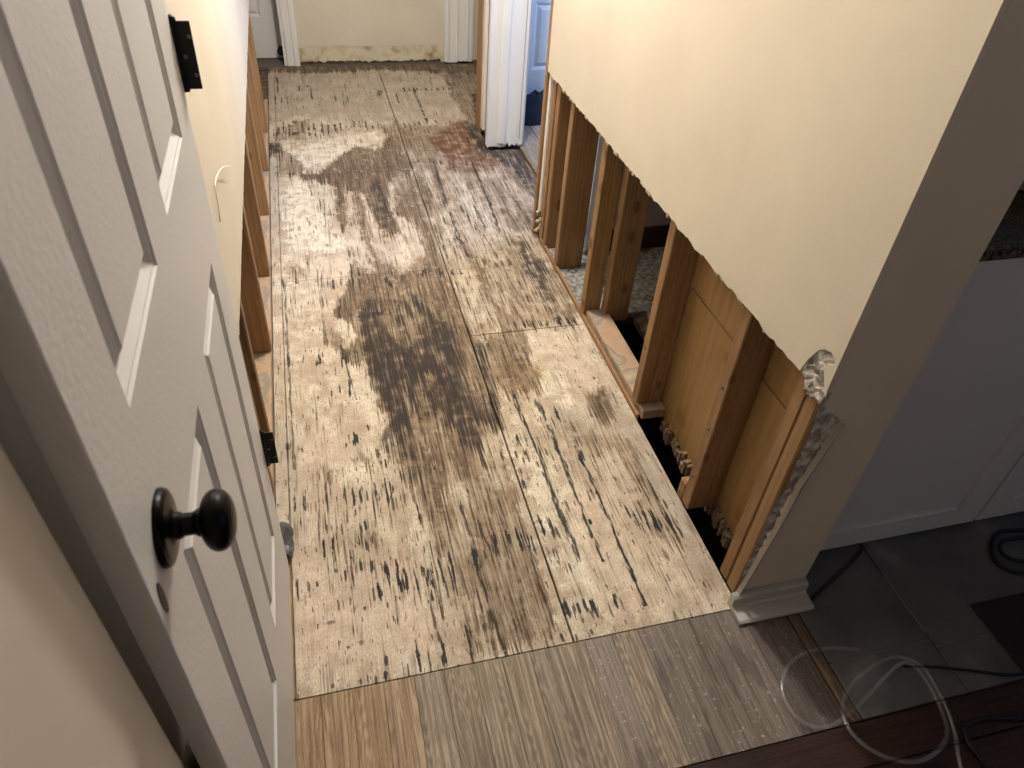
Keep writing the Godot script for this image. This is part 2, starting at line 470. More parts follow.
# ------------------------------------------------------------------------ the stains of the plywood, in floor metres (x, z)
const STAINS := [
	["b", 0.75, [-0.250, -4.965, 1.071, -4.956, 1.120, -4.873, 1.074, -4.722, 0.835, -4.758, 0.588, -4.813, 0.466, -4.841, 0.216, -4.821, 0.033, -4.797, -0.085, -4.842, -0.238, -4.835]],
	["g", 0.50, [-0.226, -4.816, 0.461, -4.803, 0.435, -4.323, 0.453, -4.020, 0.156, -4.021, -0.050, -4.142, -0.209, -4.017]],
	["b", 0.35, [-0.195, -3.949, 0.001, -4.094, -0.033, -3.801, -0.186, -3.793]],
	["w", 0.80, [-0.150, -3.666, 0.089, -3.813, 0.356, -3.890, 0.366, -3.757, 0.180, -3.677, 0.095, -3.543, -0.021, -3.422, -0.073, -3.506]],
	["b", 0.70, [0.047, -3.469, 0.151, -3.631, 0.220, -3.684, 0.285, -3.628, 0.339, -3.658, 0.369, -3.782, 0.410, -3.817, 0.437, -3.622, 0.454, -3.396, 0.130, -3.370, -0.079, -3.364, -0.122, -3.434, 0.006, -3.407]],
	["w", 0.50, [0.202, -3.589, 0.281, -3.592, 0.303, -3.518, 0.221, -3.481, 0.175, -3.510]],
	["b", 0.40, [-0.188, -3.695, -0.116, -3.662, -0.050, -3.492, -0.068, -3.406, -0.177, -3.409]],
	["k", 0.75, [-0.216, -3.796, -0.157, -3.777, -0.149, -3.690, -0.179, -3.599, -0.212, -3.661]],
	["b", 0.45, [0.845, -4.814, 1.085, -4.836, 0.897, -3.861, 0.844, -4.009, 0.840, -4.287, 0.837, -4.593]],
	["g", 0.40, [0.461, -4.803, 0.838, -4.776, 0.823, -4.289, 0.827, -4.011, 0.472, -3.961]],
	["k", 0.80, [0.827, -4.011, 0.908, -3.859, 0.922, -3.630, 0.911, -3.493, 0.824, -3.479, 0.820, -3.706]],
	["k", 0.50, [1.090, -4.797, 0.940, -3.899, 0.922, -3.630, 0.891, -3.833, 0.941, -4.278]],
	["r", 0.95, [0.618, -3.781, 0.739, -3.905, 0.824, -3.997, 0.828, -3.772, 0.829, -3.552, 0.941, -3.465, 0.893, -3.376, 0.751, -3.429, 0.658, -3.475, 0.604, -3.603, 0.584, -3.707]],
	["r", 0.60, [0.622, -3.503, 0.916, -3.468, 0.888, -3.353, 0.725, -3.306, 0.631, -3.385]],
	["b", 0.45, [0.395, -3.859, 0.462, -4.048, 0.479, -3.850, 0.461, -3.441, 0.420, -3.434, 0.411, -3.625]],
	["b", 0.50, [0.464, -3.746, 0.599, -3.797, 0.598, -3.542, 0.578, -3.313, 0.530, -3.375, 0.484, -3.496]],
	["b", 0.80, [-0.079, -3.364, 0.065, -3.455, 0.464, -3.463, 0.446, -3.341, 0.322, -3.270, 0.293, -3.042, 0.309, -2.855, 0.311, -2.777, 0.259, -2.759, 0.223, -2.894, 0.214, -3.053, 0.203, -3.162, 0.117, -3.214, 0.032, -3.287]],
	["k", 0.60, [0.232, -3.303, 0.287, -3.296, 0.282, -2.949, 0.297, -2.796, 0.255, -2.802, 0.241, -3.049]],
	["b", 0.65, [0.080, -3.260, 0.113, -3.214, 0.097, -2.860, 0.071, -2.846, 0.063, -3.026]],
	["b", 0.60, [0.149, -3.210, 0.185, -3.205, 0.183, -2.680, 0.211, -2.506, 0.188, -2.509, 0.162, -2.707, 0.149, -2.923]],
	["b", 0.50, [0.340, -3.343, 0.440, -3.364, 0.435, -3.022, 0.393, -2.924, 0.346, -3.034]],
	["b", 0.75, [0.382, -3.128, 0.443, -3.254, 0.442, -2.499, 0.397, -2.522, 0.403, -2.815, 0.350, -2.930, 0.300, -2.956]],
	["b", 0.60, [0.454, -3.362, 0.488, -3.358, 0.492, -3.093, 0.486, -2.948, 0.462, -3.018]],
	["b", 0.65, [0.553, -3.453, 0.569, -3.314, 0.560, -3.104, 0.615, -3.046, 0.551, -3.006, 0.524, -3.059]],
	["b", 0.50, [0.453, -3.020, 0.553, -3.016, 0.508, -2.917, 0.464, -2.923]],
	["b", 0.50, [0.688, -3.472, 0.716, -3.409, 0.729, -3.185, 0.690, -3.138, 0.674, -3.301]],
	["b", 0.50, [0.748, -3.464, 0.769, -3.323, 0.766, -2.967, 0.730, -2.972]],
	["b", 0.55, [0.879, -3.425, 0.994, -3.364, 1.022, -3.147, 0.975, -2.997, 0.916, -3.161]],
	["k", 0.70, [0.921, -3.492, 1.039, -3.454, 1.021, -3.073, 0.990, -3.036]],
	["b", 0.60, [0.803, -3.061, 0.835, -3.036, 0.824, -2.718, 0.780, -2.725]],
	["b", 0.60, [0.862, -3.084, 0.893, -3.019, 0.880, -2.710, 0.846, -2.733]],
	["b", 0.40, [0.830, -3.017, 0.975, -2.997, 0.883, -2.640, 0.802, -2.721]],
	["k", 0.55, [0.789, -2.706, 0.823, -2.684, 0.830, -2.501, 0.872, -2.494, 0.863, -2.365, 0.795, -2.303, 0.777, -2.431, 0.768, -2.574]],
	["k", 0.45, [0.785, -2.461, 0.834, -2.392, 0.851, -2.189, 0.830, -2.048, 0.779, -2.057, 0.786, -2.200, 0.780, -2.363]],
	["b", 0.40, [0.830, -3.017, 0.772, -2.657, 0.756, -2.309, 0.708, -2.281, 0.710, -2.583]],
	["w", 0.90, [0.610, -3.169, 0.699, -3.179, 0.737, -2.766, 0.721, -2.699, 0.670, -2.706, 0.616, -3.007]],
	["w", 0.90, [0.486, -2.948, 0.548, -2.940, 0.552, -2.640, 0.509, -2.550, 0.476, -2.735]],
	["w", 0.80, [-0.148, -3.300, 0.011, -3.331, 0.066, -3.121, 0.068, -2.980, -0.009, -2.816, 0.086, -2.819, 0.146, -2.710, 0.053, -2.668, -0.142, -2.698, -0.169, -2.882]],
	["w", 0.80, [0.274, -2.748, 0.342, -2.755, 0.336, -2.546, 0.283, -2.509]],
	["b", 0.60, [0.528, -2.736, 0.561, -2.689, 0.597, -2.460, 0.593, -2.232, 0.632, -2.107, 0.648, -2.024, 0.580, -2.018, 0.583, -2.154, 0.574, -2.317, 0.551, -2.513]],
	["b", 0.62, [0.055, -2.389, 0.093, -2.577, 0.129, -2.534, 0.191, -2.465, 0.245, -2.428, 0.387, -2.585, 0.442, -2.499, 0.451, -2.255, 0.460, -2.003, 0.463, -1.809, 0.460, -1.612, 0.466, -1.542, 0.428, -1.559, 0.385, -1.506, 0.341, -1.399, 0.298, -1.376, 0.282, -1.443, 0.241, -1.335, 0.194, -1.307, 0.173, -1.386, 0.152, -1.437, 0.140, -1.562, 0.123, -1.617, 0.092, -1.743, 0.090, -1.816, 0.079, -1.921, 0.016, -1.948, 0.005, -2.026, 0.040, -2.048, 0.072, -2.100, 0.050, -2.164, 0.002, -2.221, 0.017, -2.328]],
	["w", 0.70, [0.079, -2.371, 0.113, -2.379, 0.113, -2.298, 0.082, -2.284, 0.064, -2.320]],
	["w", 0.70, [0.225, -2.489, 0.269, -2.467, 0.250, -2.384, 0.215, -2.404]],
	["k", 0.72, [0.088, -2.264, 0.130, -2.322, 0.172, -2.302, 0.145, -2.191, 0.172, -2.143, 0.208, -2.019, 0.238, -1.985, 0.372, -2.152, 0.407, -2.102, 0.408, -1.927, 0.403, -1.768, 0.421, -1.666, 0.439, -1.575, 0.388, -1.549, 0.356, -1.618, 0.321, -1.685, 0.304, -1.771, 0.286, -1.857, 0.230, -1.815, 0.199, -1.675, 0.162, -1.571, 0.136, -1.597, 0.120, -1.714, 0.100, -1.814, 0.092, -1.892, 0.081, -2.041, 0.092, -2.157]],
	["k", 0.40, [0.209, -2.296, 0.329, -2.344, 0.375, -2.170, 0.315, -2.029, 0.216, -2.075]],
	["k", 0.55, [0.227, -1.801, 0.307, -1.786, 0.374, -1.628, 0.394, -1.547, 0.362, -1.456, 0.343, -1.480, 0.315, -1.572, 0.278, -1.624, 0.240, -1.677]],
	["k", 0.70, [0.008, -2.026, 0.037, -2.010, 0.036, -1.923, 0.008, -1.939]],
	["b", 0.50, [0.455, -2.016, 0.662, -2.021, 0.654, -1.911, 0.621, -1.817, 0.660, -1.767, 0.611, -1.704, 0.550, -1.681, 0.503, -1.694, 0.497, -1.736, 0.466, -1.569, 0.438, -1.530, 0.433, -1.678]],
	["k", 0.55, [0.454, -1.992, 0.492, -1.986, 0.483, -1.821, 0.486, -1.718, 0.462, -1.526, 0.445, -1.547, 0.445, -1.715]],
	["y", 0.60, [0.514, -1.880, 0.610, -1.907, 0.661, -1.772, 0.605, -1.695, 0.533, -1.679, 0.500, -1.750]],
	["w", 0.80, [0.454, -2.394, 0.569, -2.464, 0.562, -2.250, 0.548, -2.072, 0.462, -2.050, 0.459, -2.214]],
	["w", 0.60, [0.637, -1.725, 0.721, -1.772, 0.731, -1.692, 0.720, -1.595, 0.658, -1.636]],
	["g", 0.60, [0.651, -1.623, 0.736, -1.573, 0.748, -1.444, 0.670, -1.424, 0.633, -1.510]],
	["k", 0.60, [0.081, -1.591, 0.122, -1.609, 0.152, -1.581, 0.139, -1.528, 0.109, -1.501, 0.086, -1.530]],
	["b", 0.55, [0.089, -1.505, 0.175, -1.555, 0.201, -1.435, 0.228, -1.308, 0.233, -1.243, 0.180, -1.289, 0.159, -1.351, 0.140, -1.431]],
	["k", 0.50, [0.152, -1.560, 0.186, -1.545, 0.196, -1.420, 0.197, -1.321, 0.171, -1.334, 0.158, -1.436]],
	["b", 0.55, [0.143, -1.431, 0.194, -1.389, 0.201, -1.313, 0.182, -1.232, 0.161, -1.307, 0.141, -1.362]],
	["b", 0.35, [-0.133, -1.486, -0.068, -1.512, -0.032, -1.458, -0.067, -1.434, -0.087, -1.469]],
	["b", 0.40, [0.001, -1.523, 0.047, -1.518, 0.062, -1.447, 0.031, -1.476, -0.006, -1.500]],
	["w", 0.85, [-0.053, -1.447, -0.001, -1.499, 0.053, -1.464, 0.062, -1.393, 0.011, -1.388, -0.049, -1.379]],
	["w", 0.85, [0.111, -1.227, 0.158, -1.251, 0.185, -1.218, 0.164, -1.157, 0.122, -1.153, 0.101, -1.189]],
	["w", 0.70, [0.365, -1.467, 0.429, -1.506, 0.428, -1.342, 0.420, -1.254, 0.384, -1.306, 0.367, -1.386]],
	["w", 0.60, [0.234, -1.263, 0.276, -1.269, 0.286, -1.157, 0.263, -1.097, 0.226, -1.153]],
	["b", 0.42, [0.396, -1.318, 0.436, -1.303, 0.431, -1.127, 0.435, -0.852, 0.279, -0.834, 0.236, -0.969, 0.245, -1.166, 0.298, -1.138, 0.305, -1.274, 0.291, -1.370, 0.341, -1.399]],
	["b", 0.40, [0.195, -1.314, 0.231, -1.264, 0.226, -1.153, 0.200, -1.111, 0.188, -1.177]],
	["k", 0.50, [0.337, -1.368, 0.358, -1.356, 0.359, -1.238, 0.342, -1.234]],
	["g", 0.50, [0.287, -0.972, 0.391, -0.979, 0.396, -0.839, 0.302, -0.834]],
	["b", 0.60, [0.774, -1.654, 0.840, -1.682, 0.841, -1.553, 0.819, -1.511, 0.759, -1.495, 0.752, -1.570]],
	["k", 0.55, [0.758, -1.637, 0.777, -1.623, 0.765, -1.512, 0.753, -1.533]],
	["k", 0.60, [0.822, -1.691, 0.843, -1.671, 0.835, -1.555, 0.812, -1.549]],
	["b", 0.35, [0.756, -1.505, 0.837, -1.480, 0.823, -1.303, 0.836, -1.184, 0.834, -1.070, 0.780, -1.027, 0.772, -1.117, 0.785, -1.224, 0.776, -1.361, 0.739, -1.437]],
	["k", 0.45, [0.796, -1.316, 0.817, -1.304, 0.810, -1.212, 0.785, -1.209]],
	["g", 0.60, [0.834, -1.757, 0.854, -1.711, 0.889, -1.416, 0.884, -1.101, 0.877, -0.875, 0.845, -0.867, 0.838, -1.147, 0.833, -1.427]],
	["r", 0.70, [0.844, -0.934, 0.863, -0.933, 0.862, -0.890, 0.847, -0.881, 0.837, -0.901]],
	["p", 0.70, [-0.182, -1.191, 0.138, -1.124, 0.149, -0.893, 0.051, -0.864, -0.160, -0.839]],
	["p", 0.50, [-0.210, -1.630, -0.024, -1.637, 0.115, -1.331, -0.080, -1.234, -0.177, -1.190]],
	["p", 0.80, [0.096, -1.014, 0.149, -1.008, 0.146, -0.934, 0.096, -0.931]],
	["p", 0.50, [0.803, -1.433, 0.802, -1.191, 0.827, -0.978, 0.851, -0.851, 0.535, -0.862, 0.550, -1.242]],
	["w", 0.60, [0.466, -1.542, 0.547, -1.549, 0.584, -1.351, 0.589, -1.094, 0.554, -0.915, 0.475, -0.875, 0.457, -1.121]],
	["p", 0.60, [-0.029, -2.604, 0.091, -2.639, 0.075, -2.455, -0.045, -2.460]],
	["p", 0.50, [0.745, -2.421, 0.815, -2.372, 0.827, -2.074, 0.691, -2.072, 0.672, -2.218]],
	["p", 0.50, [0.698, -1.961, 0.873, -1.979, 0.870, -1.708, 0.787, -1.672, 0.719, -1.788]],
	["g", 0.60, [-0.222, -3.581, -0.156, -3.573, -0.165, -2.678, -0.196, -2.683]],
	["g", 0.70, [-0.206, -1.716, -0.168, -1.709, -0.163, -1.251, -0.186, -1.239]],
	["k", 0.70, [0.884, -3.699, 1.089, -3.598, 1.057, -3.403, 0.899, -3.399]],
	["b", 0.60, [0.928, -3.565, 1.071, -3.574, 1.045, -3.070, 0.976, -3.038]],
	["k", 0.60, [0.743, -0.860, 0.772, -0.859, 0.776, -0.838, 0.756, -0.823, 0.735, -0.830]],
	["k", 0.35, [0.616, -1.850, 0.651, -1.850, 0.651, -1.811, 0.623, -1.785, 0.604, -1.804]],
	["b", 0.55, [0.455, -3.274, 0.494, -3.103, 0.502, -2.740, 0.473, -2.719, 0.453, -3.020]],
	["b", 0.50, [0.755, -3.258, 0.851, -3.202, 0.851, -2.965, 0.793, -2.963]],
	["b", 0.50, [0.887, -2.960, 0.944, -2.856, 0.901, -2.595, 0.849, -2.645]],
	["b", 0.45, [0.731, -2.706, 0.785, -2.655, 0.785, -2.415, 0.728, -2.386]],
	["b", 0.40, [0.639, -2.499, 0.694, -2.467, 0.701, -2.180, 0.653, -2.188]],
	["b", 0.50, [0.874, -2.290, 0.889, -2.182, 0.882, -2.065, 0.830, -2.048]],
	["b", 0.45, [0.578, -2.104, 0.643, -2.105, 0.642, -2.031, 0.568, -2.032]],
	["b", 0.40, [0.210, -1.240, 0.263, -1.301, 0.263, -1.097, 0.257, -0.951, 0.220, -0.987, 0.203, -1.110]],
	["b", 0.45, [0.362, -1.125, 0.419, -1.080, 0.419, -0.915, 0.385, -0.868, 0.354, -0.987]],
	["b", 0.35, [-0.160, -2.579, -0.106, -2.615, -0.072, -2.514, -0.126, -2.473]],
	["b", 0.30, [-0.011, -1.286, 0.035, -1.304, 0.046, -1.207, -0.002, -1.191]],
	["b", 0.35, [0.678, -1.547, 0.725, -1.492, 0.735, -1.382, 0.685, -1.392]],
	["b", 0.35, [0.819, -1.520, 0.839, -1.426, 0.833, -1.281, 0.802, -1.307]],
	["b", 0.40, [-0.022, -2.117, 0.030, -2.125, 0.012, -2.025, -0.029, -2.021]],
	["b", 0.50, [0.172, -2.572, 0.250, -2.560, 0.275, -2.394, 0.210, -2.363, 0.174, -2.453]],
	["b", 0.34, [0.360, -3.308, 0.888, -3.353, 1.022, -3.094, 0.860, -2.056, 0.459, -2.033, 0.439, -2.530]],
	["b", 0.26, [-0.079, -3.364, 0.440, -3.364, 0.466, -2.253, 0.081, -2.526, 0.064, -2.805]],
	["b", 0.30, [0.234, -1.544, 0.451, -1.545, 0.429, -0.832, 0.208, -0.834, 0.171, -1.248]],
	["b", 0.24, [0.475, -1.541, 0.803, -1.619, 0.855, -1.038, 0.723, -1.000, 0.662, -1.219]],
	["b", 0.10, [-0.232, -4.853, 1.046, -4.839, 0.907, -3.902, 0.417, -3.953, -0.220, -3.978]],
	["b", 0.38, [0.364, -3.958, 0.851, -3.908, 0.910, -3.445, 1.022, -3.094, 0.474, -3.272]],
	["b", 0.22, [-0.146, -1.496, 0.207, -1.387, 0.215, -0.988, -0.092, -1.054]],
	["b", 0.30, [-0.058, -2.213, -0.003, -2.191, 0.000, -2.055, -0.041, -2.035]],
]
const TICKS := [
	[-0.239, -4.384, -4.817, 0.0056, 0.80], [-0.165, -4.456, -4.812, 0.0068, 0.80], [-0.040, -4.510, -4.644, 0.0057, 0.70], [0.006, -4.573, -4.598, 0.0201, 0.50], [0.023, -4.330, -4.588, 0.0056, 0.80],
	[-0.057, -4.352, -4.462, 0.0055, 0.70], [-0.114, -4.296, -4.435, 0.0055, 0.70], [0.154, -4.317, -4.444, 0.0056, 0.80], [0.221, -4.296, -4.438, 0.0056, 0.90], [0.225, -4.505, -4.606, 0.0044, 0.60],
	[0.303, -4.532, -4.600, 0.0044, 0.80], [-0.179, -4.317, -4.441, 0.0055, 0.60], [-0.146, -4.329, -4.422, 0.0055, 0.60], [0.419, -4.389, -4.488, 0.0175, 0.70], [-0.169, -3.855, -4.027, 0.0050, 0.80],
	[-0.143, -3.891, -4.094, 0.0051, 0.80], [-0.114, -3.836, -4.049, 0.0056, 0.80], [-0.047, -3.867, -4.042, 0.0056, 0.80], [-0.080, -4.018, -4.059, 0.0233, 0.60], [-0.085, -3.871, -3.910, 0.0252, 0.60],
	[-0.013, -3.812, -4.024, 0.0056, 0.90], [0.014, -3.835, -4.021, 0.0056, 0.80], [0.056, -3.843, -4.045, 0.0062, 0.90], [0.086, -3.827, -4.028, 0.0062, 0.90], [0.124, -3.888, -4.024, 0.0062, 0.90],
	[0.150, -3.886, -4.021, 0.0063, 0.80], [0.192, -3.908, -3.989, 0.0052, 0.50], [0.225, -3.891, -4.042, 0.0063, 0.90], [0.258, -3.928, -4.025, 0.0053, 0.60], [0.289, -3.885, -4.035, 0.0063, 0.80],
	[0.323, -3.894, -3.976, 0.0063, 0.80], [0.352, -3.891, -4.015, 0.0064, 0.80], [0.455, -3.921, -3.990, 0.0054, 0.70], [0.491, -3.904, -3.973, 0.0059, 0.80], [0.516, -3.861, -3.984, 0.0059, 0.80],
	[0.548, -3.926, -3.981, 0.0054, 0.70], [0.576, -3.923, -3.992, 0.0054, 0.80], [0.620, -3.946, -4.031, 0.0055, 0.90], [0.672, -3.941, -3.997, 0.0055, 0.60], [0.751, -3.947, -3.989, 0.0041, 0.60],
	[0.566, -4.443, -4.509, 0.0059, 0.90], [0.596, -4.440, -4.507, 0.0059, 0.90], [0.626, -4.438, -4.505, 0.0060, 0.90], [0.645, -4.453, -4.503, 0.0060, 0.90], [0.669, -4.451, -4.501, 0.0060, 0.90],
	[0.699, -4.448, -4.499, 0.0060, 0.90], [0.729, -4.446, -4.496, 0.0060, 0.90], [0.766, -4.443, -4.510, 0.0060, 0.90], [0.804, -4.456, -4.507, 0.0061, 0.80], [0.839, -4.437, -4.504, 0.0061, 0.90],
	[0.506, -4.255, -4.430, 0.0058, 0.80], [0.568, -4.614, -4.721, 0.0046, 0.50], [0.835, -4.273, -4.435, 0.0089, 0.70], [0.758, -4.653, -4.707, 0.0047, 0.60], [0.704, -4.676, -4.804, 0.0047, 0.60],
	[0.946, -4.311, -4.409, 0.0060, 0.50], [0.660, -3.337, -3.427, 0.0049, 0.80], [0.604, -3.413, -3.505, 0.0062, 0.90], [0.731, -3.397, -3.466, 0.0062, 0.90], [-0.057, -2.900, -2.952, 0.0062, 0.60],
	[-0.016, -2.885, -2.946, 0.0062, 0.60], [0.008, -2.873, -2.934, 0.0062, 0.60], [0.047, -2.782, -2.824, 0.0102, 0.40], [0.084, -2.632, -2.679, 0.0059, 0.50], [0.164, -2.544, -2.604, 0.0058, 0.50],
	[0.542, -2.778, -2.847, 0.0064, 0.70], [0.544, -2.692, -2.776, 0.0053, 0.80], [0.676, -2.886, -2.997, 0.0067, 0.70], [0.676, -2.830, -2.883, 0.0066, 0.70], [0.637, -2.747, -2.815, 0.0065, 0.80],
	[0.680, -2.758, -2.827, 0.0065, 0.80], [0.722, -2.824, -2.895, 0.0066, 0.60], [0.743, -2.768, -2.891, 0.0055, 0.70], [0.615, -2.913, -2.996, 0.0056, 0.60], [0.626, -2.837, -2.909, 0.0055, 0.60],
	[-0.047, -2.406, -2.583, 0.0037, 0.50], [-0.012, -2.414, -2.483, 0.0037, 0.50], [0.010, -2.396, -2.479, 0.0046, 0.80], [0.040, -2.419, -2.460, 0.0037, 0.60], [0.085, -2.405, -2.569, 0.0057, 0.80],
	[0.111, -2.486, -2.551, 0.0048, 0.70], [0.210, -2.405, -2.447, 0.0057, 0.80], [0.223, -2.382, -2.431, 0.0056, 0.80], [0.356, -2.432, -2.497, 0.0058, 0.80], [0.372, -2.437, -2.495, 0.0058, 0.60],
	[0.426, -2.428, -2.486, 0.0117, 0.70], [0.472, -2.428, -2.464, 0.0078, 0.80], [0.507, -2.422, -2.458, 0.0078, 0.80], [0.615, -2.473, -2.533, 0.0081, 0.70], [0.658, -2.451, -2.495, 0.0060, 0.60],
	[-0.174, -2.426, -2.509, 0.0055, 0.80], [-0.170, -1.961, -2.035, 0.0056, 0.80], [-0.174, -2.086, -2.173, 0.0033, 0.50], [-0.070, -1.953, -2.012, 0.0065, 0.80], [-0.056, -1.999, -2.021, 0.0049, 0.60],
	[0.013, -1.960, -2.036, 0.0066, 0.80], [-0.039, -1.796, -1.825, 0.0062, 0.70], [-0.013, -1.801, -1.845, 0.0062, 0.80], [0.018, -1.776, -1.864, 0.0062, 0.90], [0.016, -1.557, -1.616, 0.0072, 0.95],
	[0.059, -1.621, -1.643, 0.0059, 0.70], [0.094, -1.457, -1.488, 0.0070, 0.80], [0.075, -1.504, -1.524, 0.0057, 0.60], [-0.177, -1.582, -1.607, 0.0127, 0.60], [-0.167, -1.500, -1.560, 0.0041, 0.60],
	[0.238, -1.963, -2.007, 0.0101, 0.80], [0.144, -2.203, -2.228, 0.0390, 0.60], [0.019, -2.213, -2.301, 0.0071, 0.60], [-0.167, -1.346, -1.402, 0.0052, 0.75], [-0.140, -1.344, -1.393, 0.0052, 0.75],
	[-0.112, -1.335, -1.377, 0.0039, 0.50], [-0.030, -1.350, -1.404, 0.0033, 0.70], [-0.031, -1.270, -1.331, 0.0032, 0.70], [-0.009, -1.339, -1.400, 0.0053, 0.85], [0.012, -1.345, -1.395, 0.0054, 0.80],
	[0.028, -1.345, -1.385, 0.0040, 0.60], [0.055, -1.340, -1.379, 0.0054, 0.70], [0.084, -1.317, -1.418, 0.0068, 0.90], [0.096, -1.350, -1.401, 0.0054, 0.80], [0.157, -1.239, -1.321, 0.0040, 0.90],
	[-0.009, -1.300, -1.320, 0.0039, 0.60], [-0.099, -1.184, -1.237, 0.0050, 0.95], [-0.076, -1.194, -1.239, 0.0050, 0.95], [-0.050, -1.247, -1.280, 0.0038, 0.60], [-0.075, -1.262, -1.279, 0.0038, 0.60],
	[-0.010, -1.200, -1.235, 0.0044, 0.80], [0.010, -1.248, -1.278, 0.0064, 0.80], [0.011, -1.179, -1.208, 0.0050, 0.60], [0.026, -1.192, -1.231, 0.0032, 0.70], [-0.051, -1.103, -1.133, 0.0048, 0.80],
	[-0.035, -1.097, -1.123, 0.0036, 0.60], [-0.013, -1.122, -1.149, 0.0049, 0.80], [0.014, -1.111, -1.150, 0.0073, 0.80], [0.039, -1.108, -1.138, 0.0037, 0.50], [0.050, -1.053, -1.135, 0.0055, 0.95],
	[0.078, -1.042, -1.148, 0.0061, 0.95], [0.092, -1.033, -1.108, 0.0061, 0.90], [0.117, -1.033, -1.111, 0.0036, 0.80], [0.143, -1.045, -1.112, 0.0061, 0.85], [0.026, -1.029, -1.077, 0.0071, 0.90],
	[-0.168, -1.071, -1.128, 0.0035, 0.80], [-0.142, -1.088, -1.111, 0.0035, 0.50], [-0.120, -1.100, -1.112, 0.0047, 0.80], [-0.074, -1.132, -1.138, 0.0060, 0.60], [0.154, -1.031, -1.101, 0.0061, 0.90],
	[0.184, -1.037, -1.119, 0.0049, 0.85], [0.212, -1.003, -1.131, 0.0074, 0.85], [0.277, -1.041, -1.140, 0.0088, 0.85], [0.302, -1.054, -1.135, 0.0038, 0.60], [0.340, -1.084, -1.184, 0.0058, 0.90],
	[0.338, -1.089, -1.113, 0.0064, 0.60], [0.376, -1.104, -1.170, 0.0065, 0.85], [0.403, -1.099, -1.171, 0.0078, 0.90], [0.420, -1.092, -1.161, 0.0078, 0.85], [0.436, -1.076, -1.150, 0.0065, 0.85],
	[0.473, -1.130, -1.202, 0.0067, 0.95], [0.433, -1.049, -1.061, 0.0038, 0.60], [0.498, -1.090, -1.202, 0.0053, 0.85], [0.469, -1.068, -1.101, 0.0052, 0.70], [0.485, -1.034, -1.097, 0.0051, 0.80],
	[0.532, -1.142, -1.225, 0.0054, 0.80], [0.214, -0.855, -0.925, 0.0057, 0.80], [0.213, -0.819, -0.853, 0.0045, 0.70], [0.092, -0.824, -0.904, 0.0050, 0.90], [0.149, -0.819, -0.892, 0.0056, 0.90],
	[0.145, -0.882, -0.920, 0.0034, 0.60], [0.151, -0.997, -1.036, 0.0048, 0.80], [0.020, -0.861, -0.881, 0.0044, 0.70], [0.012, -0.825, -0.843, 0.0054, 0.80], [-0.007, -0.819, -0.833, 0.0054, 0.70],
	[-0.042, -0.825, -0.836, 0.0054, 0.60], [-0.102, -0.831, -0.840, 0.0032, 0.60], [-0.046, -1.028, -1.055, 0.0029, 0.50], [-0.074, -1.020, -1.050, 0.0029, 0.60], [-0.012, -1.012, -1.017, 0.0058, 0.60],
	[-0.101, -0.990, -0.995, 0.0114, 0.40], [-0.033, -0.923, -0.928, 0.0089, 0.40], [-0.060, -0.919, -0.921, 0.0055, 0.60], [0.177, -0.817, -0.824, 0.0055, 0.70], [0.189, -0.995, -1.045, 0.0048, 0.60],
	[0.262, -0.945, -1.005, 0.0048, 0.70], [0.278, -0.867, -0.961, 0.0047, 0.60], [0.590, -0.886, -0.929, 0.0061, 0.90], [0.529, -0.882, -0.924, 0.0061, 0.90], [0.509, -0.891, -0.923, 0.0049, 0.80],
	[0.464, -0.885, -0.938, 0.0054, 0.90], [0.494, -0.866, -0.876, 0.0048, 0.60], [0.493, -0.889, -0.921, 0.0048, 0.80], [0.533, -0.870, -0.901, 0.0048, 0.80], [0.479, -0.892, -0.913, 0.0036, 0.60],
	[0.461, -0.823, -0.842, 0.0058, 0.90], [0.433, -0.826, -0.846, 0.0047, 0.80], [0.501, -0.832, -0.842, 0.0047, 0.60], [0.471, -1.423, -1.454, 0.0059, 0.80], [0.502, -1.401, -1.456, 0.0073, 0.80],
	[0.466, -1.336, -1.389, 0.0043, 0.80], [0.465, -1.290, -1.341, 0.0056, 0.80], [0.491, -1.469, -1.514, 0.0060, 0.80], [0.597, -1.556, -1.640, 0.0094, 0.75], [0.595, -1.602, -1.675, 0.0079, 0.60],
	[0.645, -1.546, -1.617, 0.0078, 0.85], [0.565, -1.412, -1.452, 0.0044, 0.50], [0.598, -1.407, -1.471, 0.0074, 0.85], [0.666, -1.368, -1.415, 0.0074, 0.80], [0.563, -1.197, -1.238, 0.0055, 0.60],
	[0.544, -1.065, -1.108, 0.0052, 0.60], [0.608, -1.145, -1.158, 0.0081, 0.90], [0.509, -1.009, -1.029, 0.0051, 0.60], [0.724, -1.136, -1.190, 0.0048, 0.90], [0.736, -1.100, -1.165, 0.0041, 0.90],
	[0.763, -1.101, -1.167, 0.0082, 0.90], [0.789, -1.083, -1.168, 0.0124, 0.95], [0.824, -1.069, -1.160, 0.0069, 0.98], [0.836, -1.078, -1.110, 0.0055, 0.50], [0.841, -1.155, -1.182, 0.0056, 0.70],
	[0.665, -2.034, -2.082, 0.0045, 0.95], [0.697, -2.029, -2.076, 0.0045, 0.95], [0.680, -2.032, -2.085, 0.0045, 0.90], [0.729, -2.035, -2.077, 0.0045, 0.95], [0.748, -2.032, -2.055, 0.0055, 0.80],
	[0.796, -2.030, -2.072, 0.0092, 0.95], [0.832, -2.030, -2.078, 0.0064, 0.95], [0.856, -2.032, -2.056, 0.0055, 0.70], [0.632, -2.046, -2.081, 0.0054, 0.60], [0.890, -2.369, -2.427, 0.0121, 0.60],
	[0.785, -2.379, -2.451, 0.0121, 0.50],
]
